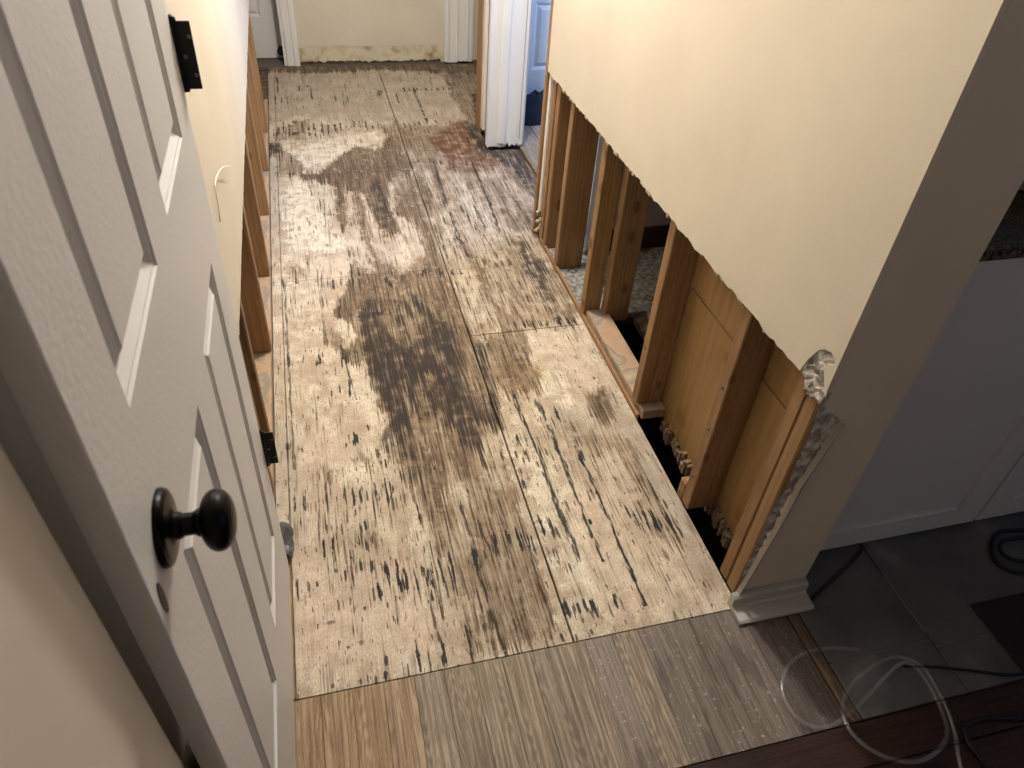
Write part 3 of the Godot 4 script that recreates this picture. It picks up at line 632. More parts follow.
const JOINTS := [
	[0.0064, 0.80, [0.530, -1.694, 0.537, -1.421, 0.537, -1.275, 0.540, -1.033]],
	[0.0049, 0.85, [0.603, -1.539, 0.600, -1.277, 0.597, -1.021]],
	[0.0048, 0.95, [0.658, -1.435, 0.663, -1.249, 0.660, -0.875]],
	[0.0041, 0.70, [0.276, -1.298, 0.280, -0.974, 0.287, -0.837]],
	[0.0063, 0.80, [0.763, -3.463, 0.750, -2.979, 0.737, -2.731]],
	[0.0062, 0.60, [0.573, -3.485, 0.553, -3.016]],
	[0.0055, 0.70, [0.552, -2.939, 0.554, -2.673, 0.559, -2.512]],
	[0.0047, 0.90, [0.623, -4.454, 0.623, -3.974]],
	[0.0049, 0.50, [0.498, -3.425, 0.497, -3.063]],
	[0.0042, 0.70, [0.460, -2.746, 0.477, -2.555]],
	[0.0043, 0.60, [0.659, -2.717, 0.686, -2.468]],
	[0.0036, 0.50, [-0.170, -2.460, -0.166, -1.801, -0.163, -1.499]],
	[0.0029, 0.45, [-0.030, -2.581, -0.046, -2.064]],
	[0.0030, 0.60, [0.007, -2.054, 0.035, -1.763]],
	[0.0043, 0.60, [0.212, -2.047, 0.218, -1.635]],
	[0.0039, 0.50, [0.211, -1.754, 0.225, -1.422]],
	[0.0027, 0.50, [0.422, -1.197, 0.420, -0.944, 0.421, -0.855]],
	[0.0027, 0.60, [0.311, -1.220, 0.320, -1.117]],
	[0.0036, 0.60, [0.139, -1.004, 0.153, -0.841]],
	[0.0026, 0.30, [0.184, -3.105, 0.150, -2.591]],
	[0.0027, 0.40, [0.030, -3.329, 0.007, -2.943]],
	[0.0027, 0.50, [0.344, -1.284, 0.340, -1.179]],
	[0.0037, 0.50, [0.227, -2.293, 0.249, -2.011]],
]

const FX0 := -0.22
const FX1 := 1.10

func stain_layer(kind: String, z0: float, z1: float, w: int, h: int, soft := 2) -> PackedByteArray:
	var lw := 198
	var lh := int((z0 - z1) * 150.0)
	var im := Image.create(lw, lh, false, Image.FORMAT_L8)
	for s in STAINS:
		if s[0] != kind:
			continue
		var flat: Array = s[2]
		var pts := []
		for k in range(0, flat.size(), 2):
			pts.append(Vector2((flat[k] - FX0) / (FX1 - FX0) * lw, (z0 - flat[k + 1]) / (z0 - z1) * lh))
		for j in lh:
			var y := j + 0.5
			var xs := []
			for k in pts.size():
				var a: Vector2 = pts[k]
				var b: Vector2 = pts[(k + 1) % pts.size()]
				if (a.y <= y) != (b.y <= y):
					xs.append(a.x + (y - a.y) / (b.y - a.y) * (b.x - a.x))
			xs.sort()
			for k in range(0, xs.size() - 1, 2):
				var i0 := clampi(roundi(xs[k]), 0, lw)
				var i1 := clampi(roundi(xs[k + 1]), 0, lw)
				for i in range(i0, i1):
					var v: float = maxf(im.get_pixel(i, j).r, s[1])
					im.set_pixel(i, j, Color(v, v, v))
	im.resize(lw / soft, lh / soft, Image.INTERPOLATE_LANCZOS if soft > 2 else Image.INTERPOLATE_BILINEAR)     # blurs the outline a little; noise frays it again below
	im.resize(w, h, Image.INTERPOLATE_CUBIC)
	return im.get_data()

func paint_floor(z0: float, z1: float, w: int, h: int) -> Image:
	var ppx := w / (FX1 - FX0)
	var ppz := h / (z0 - z1)
	var sd := int(-z0 * 100.0)
	var streak := noise_bytes(w, h, sd + 1, 26.0 / ppx, 4, 12)        # fibres along the hall
	var fibre := noise_bytes(w, h, sd + 6, 130.0 / ppx, 3, 26)
	var blot := noise_bytes(w, h, sd + 2, 16.0 / ppx, 5)
	var fine := noise_bytes(w, h, sd + 3, 190.0 / ppx, 3, 2)
	var large := noise_bytes(w, h, sd + 4, 6.0 / ppx, 5)
	var crack := noise_bytes(w, h, sd + 5, 110.0 / ppx, 3, 7)
	var B := stain_layer("b", z0, z1, w, h)
	var K := stain_layer("k", z0, z1, w, h, 5)
	var W := stain_layer("w", z0, z1, w, h, 4)
	var R := stain_layer("r", z0, z1, w, h, 5)
	var G := stain_layer("g", z0, z1, w, h, 6)
	var Y := stain_layer("y", z0, z1, w, h, 5)
	var P := stain_layer("p", z0, z1, w, h, 6)
	# black marks and joints stamped at full size
	var T := PackedByteArray()
	T.resize(w * h)
	var r := RandomNumberGenerator.new()
	r.seed = sd
	var ticks := TICKS.duplicate()
	for t in TICKS:                                                   # thinner marks beside the large ones
		for i in r.randi_range(0, 2):
			var c: float = t[1] + r.randf_range(-0.03, 0.03)
			ticks.append([t[0] + r.randf_range(-0.03, 0.03), c, c - absf(t[1] - t[2]) * r.randf_range(0.25, 0.8), t[3] * r.randf_range(0.25, 0.5), t[4] * r.randf_range(0.5, 0.85)])
	for t in ticks:
		var za: float = maxf(t[1], t[2])
		var zb: float = minf(t[1], t[2])
		var j0 := int((z0 - za) * ppz)
		var j1 := int((z0 - zb) * ppz)
		var hw: float = maxf(t[3] * ppx * 0.78, 0.8)
		for j in range(maxi(j0 - 2, 0), mini(j1 + 3, h)):
			var e := clampf(minf(j - j0 + 3.0, j1 - j + 3.0) / (2.0 + 0.25 * (j1 - j0)), 0.0, 1.0)
			var cx: float = (t[0] - FX0) * ppx
			for i in range(maxi(int(cx - hw * 2.2), 0), mini(int(cx + hw * 2.2) + 1, w)):
				var k := j * w + i
				var rough := (crack[k] / 255.0 - 0.5) * 2.6 + (fibre[k] / 255.0 - 0.5) * 2.2 + (fine[k] / 255.0 - 0.5) * 0.8
				var a := clampf((1.1 * e - 0.1 - absf(i - cx) / hw + rough) * 2.2, 0.0, 1.0)
				T[k] = maxi(T[k], int(a * t[4] * 255.0))
	for t in JOINTS:
		var f: Array = t[2]
		for s in range(0, f.size() - 2, 2):
			var ja: float = (z0 - f[s + 1]) * ppz
			var jb: float = (z0 - f[s + 3]) * ppz
			for j in range(maxi(int(minf(ja, jb)), 0), mini(int(maxf(ja, jb)) + 1, h)):
				var u := clampf((j - ja) / (jb - ja), 0.0, 1.0)
				var cx := (lerpf(f[s], f[s + 2], u) - FX0) * ppx
				var hw: float = maxf(t[0] * ppx, 0.7)
				for i in range(maxi(int(cx - hw * 2.0), 0), mini(int(cx + hw * 2.0) + 1, w)):
					var k := j * w + i
					var a := clampf((1.2 - absf(i - cx) / hw + (crack[k] / 255.0 - 0.55) * 3.4) * 1.3, 0.0, 1.0)
					T[k] = maxi(T[k], int(a * t[1] * 255.0))
	var tan_ := Color(0.665, 0.592, 0.512)
	var cream := Color(0.770, 0.718, 0.640)
	var pale := Color(0.825, 0.785, 0.710)
	var grey := Color(0.600, 0.560, 0.510)
	var pink := Color(0.800, 0.725, 0.650)
	var brown := Color(0.372, 0.298, 0.216)
	var umber := Color(0.160, 0.124, 0.092)
	var black := Color(0.085, 0.072, 0.062)
	var rust := Color(0.400, 0.265, 0.180)
	var ochre := Color(0.600, 0.480, 0.310)
	var bytes := PackedByteArray()
	bytes.resize(w * h * 3)
	for j in h:
		for i in w:
			var k := j * w + i
			var s := streak[k] / 255.0 - 0.5
			var b := blot[k] / 255.0 - 0.5
			var f := fine[k] / 255.0 - 0.5
			var l := large[k] / 255.0 - 0.5
			var y := fibre[k] / 255.0 - 0.5
			var wi := clampi(i + int((b * 0.03 + f * 0.008) * ppx), 0, w - 1)
			var wj := clampi(j + int((s * 0.07 + y * 0.10 + b * 0.05) * ppz), 0, h - 1)
			var q := wj * w + wi
			var c := tan_.lerp(cream, smoothstep(-0.28, 0.24, l * 0.8 + b * 0.5 + s * 0.35 + f * 0.2))
			c = c.lerp(pale, smoothstep(0.14, 0.30, b * 0.7 + l * 0.5 + f * 0.45) * 0.6)
			if P[q] > 0:
				c = c.lerp(pink, clampf(P[q] / 255.0 * (0.8 + b * 1.2), 0.0, 0.85))
			if G[q] > 0:
				c = c.lerp(grey, clampf(G[q] / 255.0 * (0.9 + b * 1.6 + s), 0.0, 0.9))
			if W[q] > 0:
				c = c.lerp(pale, smoothstep(0.30, 0.95, W[q] / 255.0 + b * 1.0 + y * 0.5 + f * 0.4) * 0.95)
			if Y[q] > 0:
				c = c.lerp(ochre, clampf(Y[q] / 255.0 * (0.9 + b * 2.0), 0.0, 0.9))
			# thin streaks of stain everywhere, thick where the water stood
			var v := B[q] / 255.0
			var veil := smoothstep(0.06, 0.34, s * 0.5 + y * 0.6 + l * 0.35 + f * 0.2) * 0.55
			var wet := smoothstep(0.14, 0.40, v + y * 0.3 + b * 0.25) * clampf(v * 1.12 + 0.15 + s * 0.5 + y * 0.9 + b * 0.7 + f * 0.3, 0.0, 0.95)
			c = c.lerp(brown, maxf(veil, wet))
			if v > 0.15:
				c = c.lerp(umber, smoothstep(0.08, 0.34, y * 0.7 + s * 0.45 + b * 0.3 + (v - 0.5) * 0.3) * 0.62)
				c = c.lerp(cream, smoothstep(0.05, 0.32, b * 0.9 + l * 0.4 + f * 0.15 - y * 0.4 - (v - 0.5) * 0.2) * 0.45)      # shreds of paper left on the stain
			if R[q] > 0:
				c = c.lerp(rust, clampf(R[q] / 255.0 * (0.85 + s * 0.8 + b * 1.2 + y * 0.9), 0.0, 0.92))
				c = c.lerp(umber, smoothstep(0.05, 0.3, y * 0.8 + b * 0.6) * R[q] / 255.0 * 0.5)
			if K[q] > 0:
				var d := K[q] / 255.0
				c = c.lerp(umber, smoothstep(0.10, 0.50, d + y * 0.5 + s * 0.25 + b * 0.25) * clampf(d * 1.1 + s * 0.8 + y * 1.2 + b * 0.9, 0.0, 0.92))
			if T[k] > 0:
				c = c.lerp(black, T[k] / 255.0 * 0.95)
			elif crack[k] > 196 and y > 0.03:
				c = c.lerp(umber, 0.7)
			var g := 1.0 + f * 0.22 + y * 0.16
			bytes[k * 3] = int(clampf(c.r * g, 0.0, 1.0) * 255.0)
			bytes[k * 3 + 1] = int(clampf(c.g * g, 0.0, 1.0) * 255.0)
			bytes[k * 3 + 2] = int(clampf(c.b * g, 0.0, 1.0) * 255.0)
	return Image.create_from_data(w, h, false, Image.FORMAT_RGB8, bytes)

# ======================================================================== lights
func ceiling_lamp(called: String, label: String, at: Vector3, energy: float) -> void:
	var t := group_at(called, at)
	tag(t, label, "lamp")
	var st := begin()
	lathe(st, at, Vector3.DOWN, [Vector2(0, 0.0), Vector2(0, 0.17), Vector2(0.02, 0.17), Vector2(0.022, 0.16)], 32)
	put("base", st, M.steel, t)
	st = begin()
	lathe(st, at, Vector3.DOWN, [Vector2(0.021, 0.155), Vector2(0.045, 0.15), Vector2(0.075, 0.125), Vector2(0.095, 0.08), Vector2(0.105, 0.0)], 32)
	var glow := mat(Color(0.95, 0.9, 0.8), 0.3)
	glow.emission_enabled = true
	glow.emission = Color(1.0, 0.95, 0.88)
	glow.emission_energy_multiplier = energy * 0.6
	put("shade", st, glow, t)
	var l := OmniLight3D.new()
	l.name = "hall_light"
	l.position = Vector3(0, -0.06, 0)
	l.light_color = Color(1.0, 0.99, 0.97)
	l.light_energy = energy
	l.light_size = 0.10
	l.omni_range = 12.0
	l.omni_attenuation = 2.0
	l.shadow_enabled = true
	t.add_child(l)

func window_light(called: String, at: Vector3, size: Vector2, turn: float, energy: float, c: Color) -> void:
	var t := group_at(called, at)
	t.set_meta("kind", "structure")
	tag(t, "daylit window in the outer wall of the " + ("side room" if called == "window_1" else "kitchen"), "window")
	var fr := begin()
	var hx := size.x / 2
	var hy := size.y / 2
	for s in [-1.0, 1.0]:
		box(fr, at + Vector3(-0.03, -hy - 0.05, s * (hx + 0.025) - 0.025), at + Vector3(0.03, hy + 0.05, s * (hx + 0.025) + 0.025))
		box(fr, at + Vector3(-0.03, s * (hy + 0.025) - 0.025, -hx), at + Vector3(0.03, s * (hy + 0.025) + 0.025, hx))
	box(fr, at + Vector3(-0.02, -0.02, -hx), at + Vector3(0.02, 0.02, hx))
	put("window_frame", fr, M.trim, t)
	var g := mat(Color(0.8, 0.9, 1.0), 0.1)
	g.emission_enabled = true
	g.emission = c
	g.emission_energy_multiplier = energy * 0.5
	var st := begin()
	box(st, at + Vector3(0.005, -hy, -hx), at + Vector3(0.012, hy, hx), 0.0)
	put("pane", st, g, t)
	var l := AreaLight3D.new()
	l.name = "daylight"
	l.area_size = size
	l.light_color = c
	l.light_energy = energy
	l.position = Vector3(-0.04, 0, 0)
	l.rotation = Vector3(0, PI / 2, 0)
	l.shadow_enabled = true
	t.add_child(l)

# ======================================================================== floor
func sheet(parent: Node, x0: float, x1: float, z0: float, z1: float) -> void:   # one sheet of plywood, z0 nearer than z1; split where the stain pictures meet
	var bounds := [z0]
	if z0 > -2.46 and z1 < -2.46:
		bounds.append(-2.46)
	bounds.append(z1)
	var st := SurfaceTool.new()
	var mesh := ArrayMesh.new()
	for k in bounds.size() - 1:
		var near: bool = bounds[k] > -2.459
		st = begin()
		var a: float = bounds[k]
		var b: float = bounds[k + 1]
		var zt := -0.80 if near else -2.46
		var zl := 1.66 if near else 2.54
		var f := func(x: float, z: float) -> Vector2: return Vector2((x - FX0) / (FX1 - FX0), (zt - z) / zl)
		var e := 0.0015
		quad(st, Vector3(x0 + e, 0, a), Vector3(x1 - e, 0, a), Vector3(x1 - e, 0, b), Vector3(x0 + e, 0, b), Vector3.UP, f.call(x0, a), f.call(x1, a), f.call(x1, b), f.call(x0, b))
		for s in [[x0, -1.0], [x1, 1.0]]:
			var n := Vector3(s[1], 0.0, 0)
			quad(st, Vector3(s[0] - s[1] * e, 0, a), Vector3(s[0], -e, a), Vector3(s[0], -e, b), Vector3(s[0] - s[1] * e, 0, b), Vector3(s[1], 1, 0).normalized(), f.call(s[0], a), f.call(s[0], a), f.call(s[0], b), f.call(s[0], b))
			quad(st, Vector3(s[0], -e, a), Vector3(s[0], -0.012, a), Vector3(s[0], -0.012, b), Vector3(s[0], -e, b), n, f.call(s[0], a), f.call(s[0], a), f.call(s[0], b), f.call(s[0], b))
		for zz in [[a, 1.0], [b, -1.0]]:
			quad(st, Vector3(x0, 0, zz[0]), Vector3(x1, 0, zz[0]), Vector3(x1, -0.012, zz[0]), Vector3(x0, -0.012, zz[0]), Vector3(0, 0, zz[1]), f.call(x0, zz[0]), f.call(x1, zz[0]), f.call(x1, zz[0]), f.call(x0, zz[0]))
		st.set_material(M.ply_near if near else M.ply_far)
		mesh = st.commit(mesh)
	var o := MeshInstance3D.new()
	o.name = "plywood_sheet"
	o.mesh = mesh
	parent.add_child(o, true)

func build_floor() -> void:
	var fl := structure("floor", "water-stained plywood and bare plank subfloor of the gutted hallway", "floor")
	tint = Color(1, 1, 1)
	# plywood sheets, 3 mm joints between them
	sheet(fl, -0.178, 0.4530, -0.822, -2.478)
	sheet(fl, -0.178, 0.4535, -2.480, -3.385)
	sheet(fl, -0.178, 0.4535, -3.388, -4.93)
	sheet(fl, 0.4578, 0.888, -0.822, -2.025)
	sheet(fl, 0.4578, 0.888, -2.029, -3.60)
	sheet(fl, 0.4578, 0.888, -3.602, -3.905)
	sheet(fl, 0.4578, 1.083, -3.907, -4.93)
	sheet(fl, 0.8895, 1.042, -2.722, -3.565)
	# a narrow weathered board between the sheets and the left wall, warm where it was covered by the threshold
	tint = Color(1, 1, 1)
	sheet(fl, -0.214, -0.180, -1.215, -4.93)
	tint = Color(1.0, 0.88, 0.74)
	piece("edge_board", fl, Vector3(-0.215, -0.03, -1.213), Vector3(-0.180, 0.002, -0.822), M.plank_warm, 0.003)
	# strip flooring, 57 mm wide, running with the hall
	var x := -0.262
	while x < 0.99:
		var x1 := minf(x + 0.0675, 0.995)
		var m: Material = M.plank_warm if x < 0.06 else M.plank_grey if x < 0.42 or (x < 0.6 and rng.randf() < 0.5) else M.plank_dirty
		var v := 1.0
		if x < 0.45:
			v = rng.randf_range(0.86, 1.1)
		elif x > 0.84:
			v = 0.50
		elif x > 0.6:
			v = 0.78
		tint = Color(v, v * (0.94 if x < 0.0 else 0.975 if x < 0.3 else 1.0), v * (0.84 if x < 0.0 else 0.93 if x < 0.3 else 0.99))
		var dz := rng.randf_range(0.0, 0.001)
		piece("floor_plank", fl, Vector3(x + 0.0003, -0.02, -0.8205), Vector3(x1 - 0.0003, -0.0015 - dz * 0.5, -0.503), m, 0.0008, 2)
		x += 0.0675
	# dark finished boards in front, laid across
	var z := -0.5
	while z < 1.3:
		tint = Color(1, 1, 1) * rng.randf_range(0.8, 1.15)
		piece("dark_plank", fl, Vector3(-0.262, -0.02, z + 0.001), Vector3(3.2, 0.004, minf(z + 0.09, 1.3) - 0.001), M.dark_plank, 0.0025, 0)
		z += 0.09
	# grey cement boards of the kitchen floor, with pale filler in two of the joints
	tint = Color(1, 1, 1)
	var xs := [1.03, 1.315, 1.92, 2.53, 3.2]
	for i in 4:
		var zs := [-0.502, -0.640, -0.96] if i == 0 else [-0.502, -0.62, -0.96]
		for k in 2:
			piece("floor_tile", fl, Vector3(xs[i] + 0.0015, -0.02, zs[k + 1] + 0.0015), Vector3(xs[i + 1] - 0.0015, rng.randf_range(-0.003, -0.001), zs[k] - 0.0015), M.cement, 0.002)
	piece("joint_filler", fl, Vector3(1.314, -0.01, -0.83), Vector3(1.318, -0.0015, -0.66), M.caulk, 0.0008)
	piece("joint_filler", fl, Vector3(1.04, -0.01, -0.6415), Vector3(1.50, -0.0018, -0.6385), M.caulk, 0.0008)
	piece("joint_filler", fl, Vector3(1.316, -0.01, -0.6215), Vector3(1.75, -0.0018, -0.6185), M.caulk, 0.0008)
	tint = Color(0.55, 0.5, 0.45)
	piece("edge_board", fl, Vector3(1.0, -0.02, -0.80), Vector3(1.026, 0.001, -0.503), M.plank_grey, 0.003)
	# what lies under it all: rough boards, with an open slot along the right wall down to the crawl space
	tint = Color(1, 1, 1)
	piece("rough_boards", fl, Vector3(-1.0, -0.05, -5.4), Vector3(0.888, -0.021, 1.3), M.grime, 0.0)
	piece("rough_boards", fl, Vector3(0.888, -0.05, -0.86), Vector3(3.2, -0.021, 1.3), M.grime, 0.0)
	piece("rough_boards", fl, Vector3(0.9885, -0.05, -1.6), Vector3(3.2, -0.021, -0.86), M.grime, 0.0)
	piece("rough_boards", fl, Vector3(0.888, -0.05, -5.4), Vector3(3.2, -0.021, -2.06), M.grime, 0.0)
	piece("rough_boards", fl, Vector3(1.10, -0.05, -2.06), Vector3(3.2, -0.021, -1.6), M.grime, 0.0)
	piece("crawl_space_ground", fl, Vector3(-1.0, -1.25, -5.4), Vector3(3.3, -1.2, 1.4), M.earth, 0.0)
	# side room: printed sheet vinyl, worn boards in the doorway
	piece("vinyl_sheet", fl, Vector3(0.902, -0.02, -2.66), Vector3(2.2, 0.001, -2.063), M.vinyl, 0.001)
	piece("vinyl_sheet", fl, Vector3(1.15, -0.02, -2.062), Vector3(2.2, 0.001, -1.6), M.vinyl, 0.001)
	x = 1.07
	var n := 0
	while x < 3.2:
		shade(0.95)
		piece("floor_plank", fl, Vector3(x + 0.001, -0.02, -4.05), Vector3(minf(x + 0.11, 3.2) - 0.001, 0.0, -2.702), M.plank_grey, 0.002, 2)
		x += 0.11
		n += 1
	tint = Color(1, 1, 1)
	piece("dark_boards", fl, Vector3(1.085, -0.02, -5.0), Vector3(3.2, 0.0, -4.1), M.grime, 0.001)
	piece("carpet", fl, Vector3(-0.9, -0.02, -5.3), Vector3(0.9, 0.004, -4.935), M.carpet, 0.003)
	# broken edge of the boards on the far side of the open slot
	var st := begin()
	var zz := -1.50
	while zz < -0.95:
		var h := rng.randf_range(-0.022, 0.010)
		var l := rng.randf_range(0.004, 0.016)
		var wx := rng.randf_range(-0.012, 0.006)
		box(st, Vector3(0.972 + wx, -0.05, zz), Vector3(1.0, h, minf(zz + l, -0.93)), 0.003)
		zz += l
	put("splintered_edge", st, M.splinter, fl)

# ======================================================================== right wall
func ragged(a: float, b: float, y: float, step: float, rough: float, y_end := -1.0) -> PackedVector2Array:
	var p := PackedVector2Array()
	var n := int(absf(b - a) / step)
	for i in n + 1:
		var t := float(i) / n
		var yy := lerpf(y, y_end if y_end > 0.0 else y, t) + rng.randf_range(-rough, rough)
		if rng.randf() < 0.07:
			yy += rng.randf_range(-2.6, 2.2) * rough
		p.append(Vector2(lerpf(a, b, t) + rng.randf_range(-0.3, 0.3) * step, yy))
	return p

func stud(parent: Node, x0: float, x1: float, z0: float, z1: float, y0: float, y1: float, v := 1.0) -> void:
	shade(v, 0.08)
	piece("stud", parent, Vector3(x0, y0, z0), Vector3(x1, y1, z1), M.stud, 0.003, 1)

func build_right_wall() -> void:
	var w := structure("wall_right", "beige drywall cut off at knee height above bare studs on the kitchen side", "wall")
	tint = Color(1, 1, 1)
	# drywall above the cut
	var poly := ragged(-2.715, -0.925, 0.684, 0.016, 0.0035)
	for p in [Vector2(-0.921, 0.700), Vector2(-0.915, 0.722), Vector2(-0.899, 0.757), Vector2(-0.885, 0.770), Vector2(-0.868, 0.776), Vector2(-0.853, 0.772), Vector2(-0.850, 0.760), Vector2(-0.864, 0.752), Vector2(-0.867, 0.735), Vector2(-0.853, 0.712), Vector2(-0.840, 0.700), Vector2(-0.840, 2.44), Vector2(-2.715, 2.44)]:
		poly.append(p)
	var st := begin()
	plate(st, poly, Vector3(0.877, 0, 0), Vector3(0, 0, 1), Vector3.UP, Vector3.LEFT, 0.0127)
	put("drywall", st, M.wall, w)
	# chalky core that shows along the cut
	st = begin()
	var zc := -2.71
	while zc < -0.93:
		var l := rng.randf_range(0.012, 0.05)
		if rng.randf() < 0.55:
			box(st, Vector3(0.8775, 0.676 + rng.randf_range(-0.004, 0.004), zc), Vector3(0.889, 0.689, zc + l * 0.7), 0.002)
		zc += l
	put("gypsum_edge", st, M.gypsum, w)
	# torn plaster by the corner
	st = begin()
	var tp := PackedVector2Array([Vector2(-0.930, 0.690), Vector2(-0.922, 0.722), Vector2(-0.905, 0.764), Vector2(-0.868, 0.790), Vector2(-0.842, 0.785), Vector2(-0.842, 0.66), Vector2(-0.862, 0.662), Vector2(-0.885, 0.655), Vector2(-0.900, 0.672)])
	rough_patch(st, tp, Vector3(0.881, 0, 0), Vector3(0, 0, 1), Vector3.UP, Vector3.LEFT, 0.008, 0.005)
	put("torn_plaster", st, M.plaster, w)
	# the wall's end: drywall up to the bent corner bead
	st = begin()
	var end := PackedVector2Array([Vector2(0.8902, 2.44), Vector2(0.8902, 0.70), Vector2(0.893, 0.655), Vector2(0.944, 0.618), Vector2(0.935, 0.585)])
	for q in [Vector2(0.922, 0.50), Vector2(0.908, 0.42), Vector2(0.899, 0.33), Vector2(0.894, 0.24), Vector2(0.893, 0.12), Vector2(0.892, 0.0)]:
		end.append(q + Vector2(rng.randf_range(0.0, 0.006), 0))
	end.append(Vector2(1.072, 0.0))
	end.append(Vector2(1.072, 2.44))
	plate(st, end, Vector3(0, 0, -0.84), Vector3.RIGHT, Vector3.UP, Vector3.BACK, 0.0127)
	put("end_drywall", st, M.wall, w)
	# crumbled plaster between the end studs and the bead
	st = begin()
	var cr := PackedVector2Array([Vector2(0.878, 0.70), Vector2(0.896, 0.654), Vector2(0.940, 0.616), Vector2(0.924, 0.52), Vector2(0.909, 0.43), Vector2(0.900, 0.33), Vector2(0.896, 0.22), Vector2(0.894, 0.0), Vector2(0.880, 0.0), Vector2(0.879, 0.18), Vector2(0.882, 0.39), Vector2(0.886, 0.55)])
	rough_patch(st, cr, Vector3(0, 0, -0.842), Vector3.RIGHT, Vector3.UP, Vector3.BACK, 0.008, 0.005)
	put("crumbled_plaster", st, M.plaster, w)
	# corner bead: a thin bent steel angle
	st = begin()
	var bead := smooth_path([Vector3(0.948, 0.612, -0.833), Vector3(0.928, 0.53, -0.828), Vector3(0.911, 0.448, -0.825), Vector3(0.902, 0.34, -0.823), Vector3(0.894, 0.239, -0.824), Vector3(0.888, 0.12, -0.828), Vector3(0.880, 0.012, -0.832)], 4)
	for i in bead.size() - 1:
		var a: Vector3 = bead[i]
		var b: Vector3 = bead[i + 1]
		for k in [[Vector3(0.005, 0, -0.001), Vector3(0.1, 0, 1)], [Vector3(-0.004, 0, -0.011), Vector3(-1, 0, 0.3)]]:
			var n: Vector3 = k[1].normalized()
			quad(st, a, b, b + k[0], a + k[0], n)
			quad(st, a - n * 0.001, b - n * 0.001, b + k[0] - n * 0.001, a + k[0] - n * 0.001, -n)
	tube(st, bead, 0.0028, 6)
	var bo := put("corner_bead", st, M.steel, w)
	bo.set_meta("label", "bent steel corner bead torn from the wall's end")
	# other sides of the wall
	tint = Color(1, 1, 1)
	piece("back_drywall", w, Vector3(1.058, 0.0, -1.55), Vector3(1.072, 2.44, -0.853), M.wall, 0.001)
	piece("back_drywall", w, Vector3(1.060, 0.72, -2.70), Vector3(1.072, 2.44, -1.56), M.wall, 0.001)
	# studs
	stud(w, 0.890, 0.979, -2.655, -2.618, 0.0, 2.44, 1.05)
	stud(w, 0.890, 0.979, -2.600, -2.563, 0.0, 2.44, 0.92)
	stud(w, 0.890, 0.998, -2.437, -2.400, 0.002, 2.44, 1.05)
	stud(w, 0.890, 0.955, -2.100, -2.062, 0.002, 2.44, 0.98)
	stud(w, 0.957, 1.052, -2.060, -2.022, 0.0, 2.44, 0.9)
	stud(w, 0.890, 0.979, -1.577, -1.540, 0.038, 2.44, 0.98)
	stud(w, 0.890, 0.979, -1.172, -1.135, 0.0, 2.44, 1.0)
	stud(w, 0.890, 0.979, -0.935, -0.898, 0.0, 2.44, 0.95)
	stud(w, 0.890, 0.979, -0.896, -0.859, 0.0, 2.44, 0.95)
	# blocks and sole plate
	tint = Color(1, 1, 1)
	piece("sole_plate", w, Vector3(0.902, 0.0, -2.061), Vector3(0.979, 0.037, -1.505), M.plate, 0.003)
	shade(1.0)
	piece("wood_block", w, Vector3(0.8895, -0.05, -1.205), Vector3(0.925, 0.065, -1.174), M.stud, 0.004, 1)
	piece("nailer", w, Vector3(0.889, -0.012, -2.63), Vector3(0.900, 0.016, -1.515), M.stud, 0.003, 2)
	# cabinet-side panel behind the two near bays
	shade(0.86, 0.02)
	piece("back_panel", w, Vector3(0.981, -0.01, -1.545), Vector3(0.993, 0.466, -0.86), M.panel, 0.001, 1)
	piece("back_panel", w, Vector3(0.981, 0.470, -1.545), Vector3(0.993, 2.44, -0.86), M.panel, 0.001, 1)
	# jamb edge of the doorway past the studs: drywall paper and a nailed white bead
	tint = Color(1, 1, 1)
	shade(1.12, 0.02)
	piece("jamb_strip", w, Vector3(0.874, 0.0, -2.712), Vector3(0.905, 2.44, -2.690), M.stud, 0.002, 1)
	tint = Color(1, 1, 1)
	piece("drywall_edge", w, Vector3(0.884, 0.12, -2.684), Vector3(0.905, 2.44, -2.662), M.ceiling, 0.003, 1)
	st = begin()
	for i in 7:
		var p := Vector3(0.884 + rng.randf_range(-0.006, 0.012), 0.03 + i * 0.014, -2.672 + rng.randf_range(-0.012, 0.012))
		box(st, p - Vector3(0.008, 0.006, 0.006), p + Vector3(0.008, 0.009, 0.007), 0.004)
	put("plaster_crumbs", st, M.gypsum, w)
	# nail plates and screws that show on the stud faces
	for q in [[-1.155, 0.30], [-1.153, 0.44], [-1.56, 0.25], [-1.156, 0.12]]:
		st = begin()
		lathe(st, Vector3(0.8905, q[1], q[0]), Vector3.LEFT, [Vector2(0, 0.006), Vector2(0.0025, 0.005), Vector2(0.003, 0.0)], 10)
		put("nail", st, M.screw, w)
	# header over the doorway
	tint = Color(1, 1, 1)
	piece("header", w, Vector3(0.877, 2.06, -3.57), Vector3(1.072, 2.44, -2.716), M.wall, 0.001)
	# baseboard at the wall's end
	var bb := structure("baseboard_right", "short off-white baseboard with shoe molding at the wall's end", "baseboard")
	var prof := PackedVector2Array([Vector2(0, 0), Vector2(0.064, 0), Vector2(0.064, 0.007), Vector2(0.058, 0.011), Vector2(0.024, 0.013), Vector2(0.019, 0.017), Vector2(0.017, 0.040), Vector2(0.010, 0.045), Vector2(0, 0.047)])
	st = begin()
	plate(st, prof, Vector3(1.072, 0, -0.8385), Vector3(0, 0, 1), Vector3.UP, Vector3.RIGHT, 0.208)
	put("base_molding", st, M.old_trim, bb)

